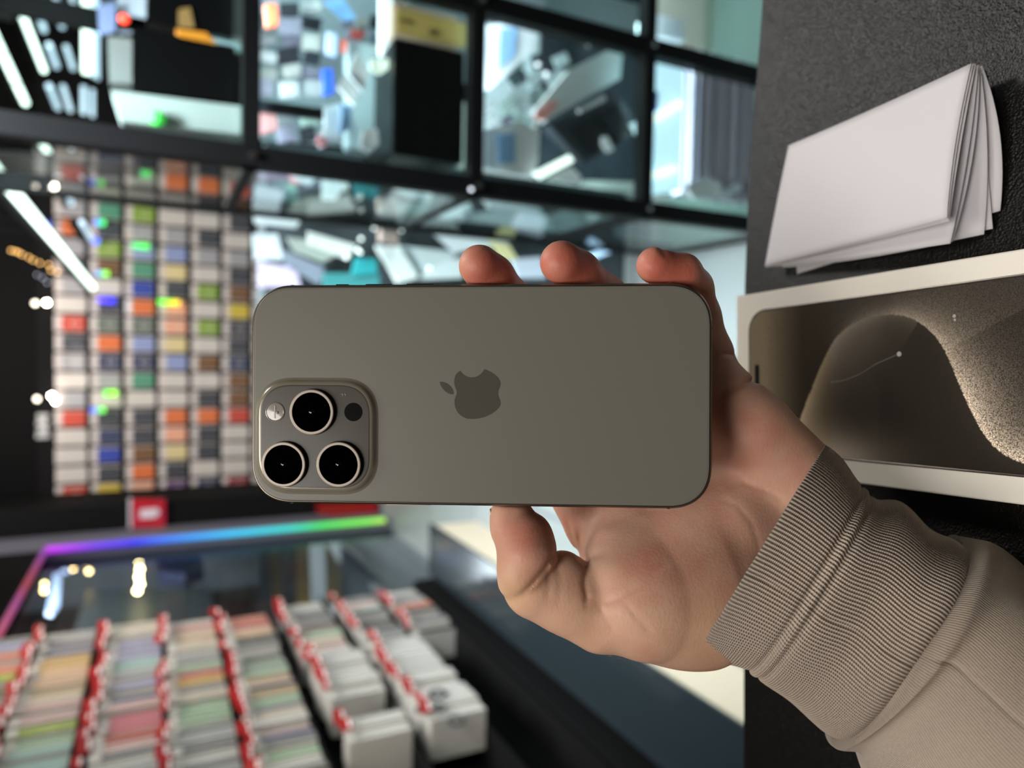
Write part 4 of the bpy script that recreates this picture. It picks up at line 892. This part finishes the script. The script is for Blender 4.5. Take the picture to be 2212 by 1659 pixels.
dist = smin(dist, cone((1098, 1112, .2515), (1112, 1112, .2515), 6.5, 6.5), .003)
wrist = chain([(1620, 1190, .280, 22), (1800, 1290, .276, 22), (1960, 1400, .270, 23)], .01)
D = smin(palm, hypo, .012); D = smin(D, thenar, .016); D = smin(D, web, .008); D = smin(D, wrist, .015)
fing = np.minimum(np.minimum(middle, ring_), np.minimum(pinky, index)); D = smin(D, fing, .006)
TH_ = smin(prox, dist, .0012); D = smin(D, TH_, .0045)
# the phone presses flat against the skin it touches
_R = RM; _dx = X-TV[0]; _dy = Y-TV[1]; _dz = Z-TV[2]
lx = _dx*_R[0, 0]+_dy*_R[1, 0]+_dz*_R[2, 0]; ly = _dx*_R[0, 1]+_dy*_R[1, 1]+_dz*_R[2, 1]; lz = _dx*_R[0, 2]+_dy*_R[1, 2]+_dz*_R[2, 2]
qx, qy, qz = np.abs(lx)-.0800+.014, np.abs(ly)-.03835+.014, np.abs(lz-.0041)-.0042
q2 = np.hypot(np.maximum(qx, 0), np.maximum(qy, 0))+np.minimum(np.maximum(qx, qy), 0)-.014
sdp = np.maximum(q2, qz)-.0003
D = np.maximum(D, -sdp).astype(np.float32)
del _dx, _dy, _dz, lx, ly, lz, qx, qy, qz, q2, sdp
# creases pressed into the skin that faces the lens
PXg = CX+F_PX*X/Z; PYg = CY-F_PX*Y/Z
def crease(pts, depth_mm, wid, zmax=.275, zmin=.22):
    global D
    x0 = min(p[0] for p in pts)-wid*4; x1 = max(p[0] for p in pts)+wid*4; y0 = min(p[1] for p in pts)-wid*4; y1 = max(p[1] for p in pts)+wid*4
    m = (PXg > x0) & (PXg < x1) & (PYg > y0) & (PYg < y1) & (Z < zmax) & (Z > zmin) & (np.abs(D) < .006)
    if not m.any(): return
    px, py = PXg[m], PYg[m]; best = np.full(px.shape, 1e9, np.float32); tt = np.zeros(px.shape, np.float32); n = len(pts)-1
    for i, (p, q) in enumerate(zip(pts, pts[1:])):
        ax, ay = q[0]-p[0], q[1]-p[1]; h = np.clip(((px-p[0])*ax+(py-p[1])*ay)/(ax*ax+ay*ay), 0, 1)
        d = np.hypot(px-p[0]-h*ax, py-p[1]-h*ay); u = d < best; best[u] = d[u]; tt[u] = ((i+h)/n)[u]
    fade = np.clip(np.minimum(tt, 1-tt)*5, 0.12, 1)
    D[m] += depth_mm/1000*np.exp(-(best/wid)**2)*fade
crease([(1118, 1292), (1146, 1266), (1172, 1236), (1190, 1210), (1204, 1180)], 1.0, 5)
crease([(1266, 1200), (1266, 1225), (1262, 1262), (1268, 1290), (1264, 1315)], 1.1, 5)
crease([(1540, 866), (1580, 842), (1612, 826), (1656, 820)], 2.0, 6, .30)
crease([(1530, 770), (1556, 764), (1590, 766)], 1.2, 5, .30)
crease([(1250, 1140), (1253, 1175), (1262, 1205), (1275, 1228)], 1.6, 6, .30)
crease([(1222, 1110), (1238, 1165), (1256, 1210)], .9, 5, .30)
crease([(1290, 1300), (1312, 1340), (1330, 1368)], .4, 4)
crease([(1345, 1298), (1378, 1335), (1412, 1375)], .45, 4)
crease([(1270, 1310), (1330, 1296), (1390, 1262), (1450, 1212)], .45, 5)
crease([(1540, 1072), (1590, 1090), (1625, 1130), (1640, 1180), (1634, 1240)], .3, 4, .29)
crease([(1560, 1060), (1600, 1040), (1660, 1060), (1700, 1086)], .45, 5, .29)
crease([(1300, 1140), (1380, 1105), (1460, 1100)], .3, 8, .29)
crease([(1180, 1215), (1186, 1260), (1182, 1300)], .3, 5)
crease([(1205, 1215), (1212, 1260), (1206, 1310)], .3, 4)
crease([(1196, 1165), (1178, 1172), (1160, 1180)], .25, 4)
crease([(1424, 534), (1432, 545), (1438, 556)], .8, 5)

def surface_nets(V, origin, h):
    s = V < 0
    c = [V[i:V.shape[0]-1+i, j:V.shape[1]-1+j, k:V.shape[2]-1+k] for i in (0, 1) for j in (0, 1) for k in (0, 1)]
    cs = sum((q < 0).astype(np.int8) for q in c); act = (cs > 0) & (cs < 8)
    idx = np.full(act.shape, -1, np.int64); I = np.argwhere(act); idx[act] = np.arange(len(I))
    cv_ = np.stack([q[act] for q in c], 1); off = np.array([(i, j, k) for i in (0, 1) for j in (0, 1) for k in (0, 1)], float)
    acc = np.zeros((len(I), 3)); cnt = np.zeros(len(I))
    for a in range(8):
        for b in range(a+1, 8):
            if np.abs(off[a]-off[b]).sum() != 1: continue
            va, vb = cv_[:, a], cv_[:, b]; m = (va < 0) != (vb < 0); t = va[m]/(va[m]-vb[m])
            acc[m] += off[a]+(off[b]-off[a])*t[:, None]; cnt[m] += 1
    P = (I+acc/cnt[:, None])*h+origin; faces = []
    for ax in range(3):
        sl0 = [slice(None)]*3; sl1 = [slice(None)]*3; sl0[ax] = slice(0, -1); sl1[ax] = slice(1, None)
        ch_ = s[tuple(sl0)] != s[tuple(sl1)]; E_ = np.argwhere(ch_); o1, o2 = [(1, 2), (2, 0), (0, 1)][ax]
        ok = (E_[:, o1] > 0) & (E_[:, o2] > 0) & (E_[:, o1] < idx.shape[o1]) & (E_[:, o2] < idx.shape[o2]); E_ = E_[ok]
        inside0 = s[tuple(E_.T)]
        def g(d1, d2):
            q = E_.copy(); q[:, o1] -= d1; q[:, o2] -= d2; return idx[tuple(q.T)]
        f = np.stack([g(0, 0), g(1, 0), g(1, 1), g(0, 1)], 1); f = f[(f >= 0).all(1)] if False else f
        f[~inside0] = f[~inside0][:, ::-1]; faces.append(f)
    F_ = np.concatenate(faces); F_ = F_[(F_ >= 0).all(1)]
    return P, F_
HV, HF = surface_nets(D, lo.astype(float), VOX)
# light smoothing
ed = np.concatenate([HF[:, [0, 1]], HF[:, [1, 2]], HF[:, [2, 3]], HF[:, [3, 0]]])
for _ in range(3):
    sm = np.zeros_like(HV); ct = np.zeros(len(HV))
    for a, b in ((0, 1), (1, 0)):
        np.add.at(sm, ed[:, a], HV[ed[:, b]]); np.add.at(ct, ed[:, a], 1)
    HV = HV+.5*(sm/ct[:, None]-HV)
hpx = CX+F_PX*HV[:, 0]/HV[:, 2]; hpy = CY-F_PX*HV[:, 1]/HV[:, 2]
def blob(x, y, r, zr=(0, 1)): return np.exp(-((hpx-x)**2+(hpy-y)**2)/r**2)
red = .72*np.clip(1.4*blob(1060, 580, 90)+1.4*blob(1240, 570, 95)+1.4*blob(1450, 590, 95)+.95*blob(1150, 1150, 75)+.35*blob(1480, 1200, 110)+.6*blob(1620, 930, 90)+.3*blob(1360, 1240, 80), 0, 1.35)  # fingertip terms also paint in shade, beyond the skin's own redness
yel = .6*np.clip(.9*blob(1110, 1280, 55)+.5*blob(1560, 1350, 110)+.4*blob(1250, 1350, 90)+.3*blob(1480, 1390, 90), 0, 1)
HW = EYE+HV@B3.T
skin = bpy.data.materials.new('skin'); skin.use_nodes = True; b_ = bsdf(skin)
ar = nd(skin, 'ShaderNodeAttribute'); ar.attribute_name = 'redness_and_shade'; ay = nd(skin, 'ShaderNodeAttribute'); ay.attribute_name = 'yellowness'
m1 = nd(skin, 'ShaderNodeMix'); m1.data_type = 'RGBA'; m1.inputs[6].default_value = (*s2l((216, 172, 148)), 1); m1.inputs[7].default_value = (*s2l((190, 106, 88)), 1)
m2 = nd(skin, 'ShaderNodeMix'); m2.data_type = 'RGBA'; m2.inputs[7].default_value = (*s2l((212, 174, 132)), 1)
tk = nd(skin, 'ShaderNodeTexCoord'); nm = nd(skin, 'ShaderNodeTexNoise'); nm.inputs['Scale'].default_value = 75; nm.inputs['Detail'].default_value = 4
lk(skin, tk, 'Object', nm, 'Vector')
ma = nd(skin, 'ShaderNodeMath'); ma.operation = 'MULTIPLY_ADD'; ma.inputs[1].default_value = 1.1; ma.inputs[2].default_value = -.5
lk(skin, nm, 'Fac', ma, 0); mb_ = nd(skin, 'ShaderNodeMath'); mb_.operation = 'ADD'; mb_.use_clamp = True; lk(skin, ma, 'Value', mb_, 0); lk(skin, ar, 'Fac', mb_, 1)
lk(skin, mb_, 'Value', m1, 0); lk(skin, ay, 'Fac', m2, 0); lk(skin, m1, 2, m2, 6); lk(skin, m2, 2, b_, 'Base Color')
b_.inputs['Roughness'].default_value = .48; b_.inputs['Specular IOR Level'].default_value = .35
b_.inputs['Subsurface Weight'].default_value = .12; b_.inputs['Subsurface Radius'].default_value = (1, .35, .2); b_.inputs['Subsurface Scale'].default_value = .004
# fine skin lines: two stretched noises and a wave for finger ridges
mpn = nd(skin, 'ShaderNodeMapping'); mpn.inputs['Scale'].default_value = (420, 1500, 900); mpn.inputs['Rotation'].default_value = (.4, .5, .9)
lk(skin, tk, 'Object', mpn, 'Vector'); n1 = nd(skin, 'ShaderNodeTexNoise'); n1.inputs['Scale'].default_value = 1; n1.inputs['Detail'].default_value = 3; lk(skin, mpn, 'Vector', n1, 'Vector')
n2 = nd(skin, 'ShaderNodeTexVoronoi'); n2.inputs['Scale'].default_value = 900; lk(skin, tk, 'Object', n2, 'Vector')
am = nd(skin, 'ShaderNodeMath'); am.operation = 'MULTIPLY_ADD'; am.inputs[1].default_value = .35; lk(skin, n2, 'Distance', am, 0); lk(skin, n1, 'Fac', am, 2)
bump(skin, am, 'Value', .22, .0004)
hand = obj('person', (HW, HF), skin, smooth=True, recalc=False)
me = hand.data
for nme, arr in (('redness_and_shade', red), ('yellowness', yel)):
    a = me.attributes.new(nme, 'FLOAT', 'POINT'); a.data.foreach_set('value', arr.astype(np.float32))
# make the normals point outwards
ctr = HW.mean(0); nn = np.zeros(len(me.polygons)*3, np.float32); me.polygons.foreach_get('normal', nn); nn = nn.reshape(-1, 3)
cenp = HW[HF].mean(1)
front = np.argmin(np.linalg.norm(cenp-EYE, axis=1))
if float(nn[front]@(EYE-cenp[front])) < 0: me.flip_normals()
tag(hand, 'person holding up a phone in an open palm, beige knitted sleeve at the wrist', 'person')
# thumbnail
nailm = mat('nail', (216, 172, 150), rough=.25, coat=.4)
def camobj(name, vs, fs, m, parent, smooth=True):
    vs = np.array(vs); o = obj(name, (EYE+vs@B3.T, fs), m, smooth=smooth, recalc=True); o.parent = parent; return o
vs, fs = [], []; nn_, mm_ = 10, 14
for i in range(nn_+1):
    u = i/nn_; w_ = 1-.25*(2*u-1)**4
    for j in range(mm_+1):
        v = j/mm_
        c_ = cc(1099+9*u, 1100+46*u, .2512); R_ = .00655+.0007*u
        a = math.pi+(-.25+1.6*v)*w_
        vs.append((c_[0]+R_*math.cos(a), c_[1], c_[2]-R_*math.sin(a)*1.05))
for i in range(nn_):
    for j in range(mm_): fs.append((i*(mm_+1)+j, i*(mm_+1)+j+1, (i+1)*(mm_+1)+j+1, (i+1)*(mm_+1)+j))
nail = camobj('thumbnail', vs, fs, nailm, hand); s_ = nail.modifiers.new('thickness', 'SOLIDIFY'); s_.thickness = .0005; s_.offset = 0

# ------------------------------------------------------------------ sleeve: ribbed cuff and knitted sleeve lofted along the arm
def lerp_rings(keys, n):
    out = []
    ks = [np.array(k, float) for k in keys]
    for s in np.linspace(0, len(ks)-1, n):
        i = min(int(s), len(ks)-2); u = s-i; p0 = ks[max(i-1, 0)]; p1 = ks[i]; p2 = ks[i+1]; p3 = ks[min(i+2, len(ks)-1)]
        out.append(.5*((2*p1)+(-p0+p2)*u+(2*p0-5*p1+4*p2-p3)*u*u+(-p0+3*p1-3*p2+p3)*u**3))
    return out
def loft(keys, nrow, nphi, disp, sup=2.3):
    """key: Tx, Ty, Bx, By (outline points in the photo), bow px, depth of axis m, half thickness m"""
    rings = lerp_rings(keys, nrow); vs = []; uv = []
    A_ = np.linspace(0, 2*math.pi, 721); c_, s_ = np.cos(A_), np.sin(A_)
    cs, ss = np.sign(c_)*np.abs(c_)**(2/sup), np.sign(s_)*np.abs(s_)**(2/sup)
    for ri, k in enumerate(rings):
        d2 = np.array([k[2]-k[0], k[3]-k[1]]); perp = np.array([-d2[1], d2[0]])/np.hypot(*d2)
        if perp[0] < 0: perp = -perp
        qx_ = (k[0]+k[2])/2-d2[0]/2*cs+perp[0]*k[4]*ss; qy_ = (k[1]+k[3])/2-d2[1]/2*cs+perp[1]*k[4]*ss; dp = k[5]-k[6]*ss
        P3 = np.stack([(qx_-CX)/F_PX*dp, (CY-qy_)/F_PX*dp, dp], 1)
        sg = np.r_[0, np.cumsum(np.linalg.norm(np.diff(P3, axis=0), axis=1))]
        fr_ = np.where(A_ <= math.pi, sg/sg[360]*math.pi, math.pi+(sg-sg[360])/(sg[-1]-sg[360])*math.pi)
        hv = np.array([-d2[0], d2[1], 0])/np.hypot(*d2)
        for j in range(nphi):
            a = 2*math.pi*j/nphi; ao = np.interp(a, fr_, A_)
            p = np.array([np.interp(a, fr_, P3[:, q]) for q in range(3)]); dirn = hv*math.cos(ao)+np.array([0, 0, -1.])*math.sin(ao)
            vs.append(p+dirn*disp(ri/(nrow-1), a)); uv.append((j/nphi, ri/(nrow-1)))
    fs = [(i*nphi+j, i*nphi+(j+1) % nphi, (i+1)*nphi+(j+1) % nphi, (i+1)*nphi+j) for i in range(nrow-1) for j in range(nphi)]
    return vs, fs, uv
def wool(name, col, u_rep, v_rep, rib, st, dark=.5):
    m = bpy.data.materials.new(name); m.use_nodes = True; b = bsdf(m)
    uvn = nd(m, 'ShaderNodeUVMap'); uvn.uv_map = 'UVMap'; mp = nd(m, 'ShaderNodeMapping'); mp.inputs['Scale'].default_value = (u_rep, v_rep, 1)
    lk(m, uvn, 'UV', mp, 'Vector'); sx = nd(m, 'ShaderNodeSeparateXYZ'); lk(m, mp, 'Vector', sx, 'Vector')
    def sn(out, add=None, mul=2*math.pi):
        a = nd(m, 'ShaderNodeMath'); a.operation = 'MULTIPLY'; a.inputs[1].default_value = mul; lk(m, sx, out, a, 0)
        prev = a
        if add is not None:
            q = nd(m, 'ShaderNodeMath'); q.operation = 'ADD'; lk(m, a, 0, q, 0); lk(m, add, 0, q, 1); prev = q
        s = nd(m, 'ShaderNodeMath'); s.operation = 'SINE'; lk(m, prev, 0, s, 0); return s
    ribw = sn('X'); ab = nd(m, 'ShaderNodeMath'); ab.operation = 'ABSOLUTE'; lk(m, ribw, 0, ab, 0)
    sh = nd(m, 'ShaderNodeMath'); sh.operation = 'MULTIPLY'; sh.inputs[1].default_value = 1.6; lk(m, ab, 0, sh, 0)
    stt = sn('Y', sh)
    su = nd(m, 'ShaderNodeMath'); su.operation = 'MULTIPLY_ADD'; su.inputs[1].default_value = rib; lk(m, ribw, 0, su, 0)
    s2 = nd(m, 'ShaderNodeMath'); s2.operation = 'MULTIPLY'; s2.inputs[1].default_value = st; lk(m, stt, 0, s2, 0); lk(m, s2, 0, su, 2)
    tcn = nd(m, 'ShaderNodeTexCoord'); nz_ = nd(m, 'ShaderNodeTexNoise'); nz_.inputs['Scale'].default_value = 700; nz_.inputs['Detail'].default_value = 4; lk(m, tcn, 'Object', nz_, 'Vector')
    fin = nd(m, 'ShaderNodeMath'); fin.operation = 'MULTIPLY_ADD'; fin.inputs[1].default_value = .7; lk(m, nz_, 'Fac', fin, 0); lk(m, su, 0, fin, 2)
    bump(m, fin, 'Value', .75, .0005)
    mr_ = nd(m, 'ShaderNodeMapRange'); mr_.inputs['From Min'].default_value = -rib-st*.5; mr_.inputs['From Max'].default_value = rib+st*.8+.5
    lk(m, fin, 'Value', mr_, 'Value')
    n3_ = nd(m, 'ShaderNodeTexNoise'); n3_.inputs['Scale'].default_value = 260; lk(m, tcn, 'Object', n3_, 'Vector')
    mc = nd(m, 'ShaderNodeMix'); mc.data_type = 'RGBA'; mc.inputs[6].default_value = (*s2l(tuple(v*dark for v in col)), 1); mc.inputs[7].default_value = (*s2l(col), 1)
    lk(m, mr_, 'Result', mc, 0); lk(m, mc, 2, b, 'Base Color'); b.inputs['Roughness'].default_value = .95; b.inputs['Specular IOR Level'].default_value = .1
    b.inputs['Sheen Weight'].default_value = .25
    return m
def uvobj(name, L, m, parent):
    vs, fs, uv = L; vs = np.array(vs); o = obj(name, (EYE+vs@B3.T, fs), m, smooth=True, recalc=True); o.parent = parent
    u = o.data.uv_layers.new(name='UVMap')
    for p in o.data.polygons:
        us = [uv[o.data.loops[l].vertex_index] for l in p.loop_indices]; wrap = max(q[0] for q in us)-min(q[0] for q in us) > .5
        for l, q in zip(p.loop_indices, us): u.data[l].uv = (q[0]+1 if wrap and q[0] < .5 else q[0], q[1])
    return o
K0 = (1786, 964, 1502, 1421, 0, .2725, .0400); NR = 200
cuffk = [(1780, 966, 1506, 1412, 0, .2725, .0385), K0, (1818, 992, 1535, 1428, 10, .2725, .0398), (1853, 1042, 1606, 1445, 20, .272, .0395), (1895, 1082, 1656, 1481, 32, .271, .039), (1953, 1091, 1715, 1520, 43, .270, .0375), (2010, 1140, 1765, 1560, 52, .269, .038), (2058, 1163, 1798, 1586, 60, .268, .0375), (2078, 1184, 1822, 1590, 62, .268, .034)]
def dcuff(t, a):
    r = .00022*math.cos(a*NR)
    seam = -.0011*math.exp(-((t-.40)/.012)**2)-.0009*math.exp(-((t-.455)/.012)**2)+.0005*math.exp(-((t-.428)/.012)**2)
    fold = .0014*math.sin(t*15+a*.8)*max(0, t-.45)+.0007*math.sin(3*a+t*5)*t
    vs_ = -.0004*math.exp(-((a-(1.76-.10*t))/.010)**2)
    endt = -.0012*math.exp(-((t-1)/.02)**2)
    return r+seam+fold+vs_+endt
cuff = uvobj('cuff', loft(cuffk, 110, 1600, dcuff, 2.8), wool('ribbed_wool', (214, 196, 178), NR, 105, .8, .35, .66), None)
SLV = [(2056, 1186, 1814, 1576, 54, .268, .034), (2066, 1168, 1803, 1592, 60, .268, .0365), (2082, 1160, 1802, 1602, 64, .268, .0385), (2110, 1163, 1812, 1614, 60, .2675, .040), (2164, 1193, 1850, 1632, 62, .267, .0425), (2240, 1245, 1890, 1700, 62, .259, .0435), (2330, 1330, 1950, 1780, 60, .249, .0435), (2460, 1450, 2060, 1890, 56, .226, .040), (2620, 1600, 2200, 2030, 50, .203, .037)]
def dslv(t, a):
    f = .0022*math.exp(-((t-.36-.05*math.sin(a*1.5))/.05)**2)*max(0, math.sin(a))+.0016*math.sin(t*16+a*3)*math.sin(a*2+1)
    f += -.0016*math.exp(-((t-.22-.10*(a-1.9))/.03)**2)*(1 if 1.5 < a < 2.6 else 0)
    f += .0006*math.sin(a*40)*math.exp(-((t-.10)/.07)**2)
    f += -.0009*math.exp(-((a-(1.62-.15*t))/.014)**2)
    return f
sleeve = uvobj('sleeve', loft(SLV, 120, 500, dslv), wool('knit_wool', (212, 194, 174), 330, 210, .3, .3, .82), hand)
cuff.parent = sleeve
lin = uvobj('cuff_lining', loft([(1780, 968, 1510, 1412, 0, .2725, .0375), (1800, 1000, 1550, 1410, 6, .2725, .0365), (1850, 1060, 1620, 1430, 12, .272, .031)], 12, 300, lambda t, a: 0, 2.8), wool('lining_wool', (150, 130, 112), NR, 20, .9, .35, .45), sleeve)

# a few fine hairs along the edge of the wrist
rh = random.Random(5); bm = bmesh.new()
for k in range(46):
    x0 = 1290+210*rh.random(); y0 = 1424+3*math.sin((x0-1290)/70)-(6 if x0 > 1470 else 0)-max(0, 1330-x0)*.25
    d0 = .2725; ln = rh.uniform(10, 24); an = rh.uniform(-.5, .9)
    p0 = EYE+B3@cc(x0, y0-14, d0); p1 = EYE+B3@cc(x0+ln*.5*math.cos(an), y0-8+ln*.35, d0-.001); p2 = EYE+B3@cc(x0+ln*math.cos(an), y0-8+ln*.35+ln*.2*math.sin(an), d0-.002)
    tube(bm, p0, p1, .000035, 4); tube(bm, p1, p2, .000025, 4)
hr = obj('hair', bm, mat('hair_brown', (90, 66, 50), rough=.5), hand); hr['kind'] = 'stuff'
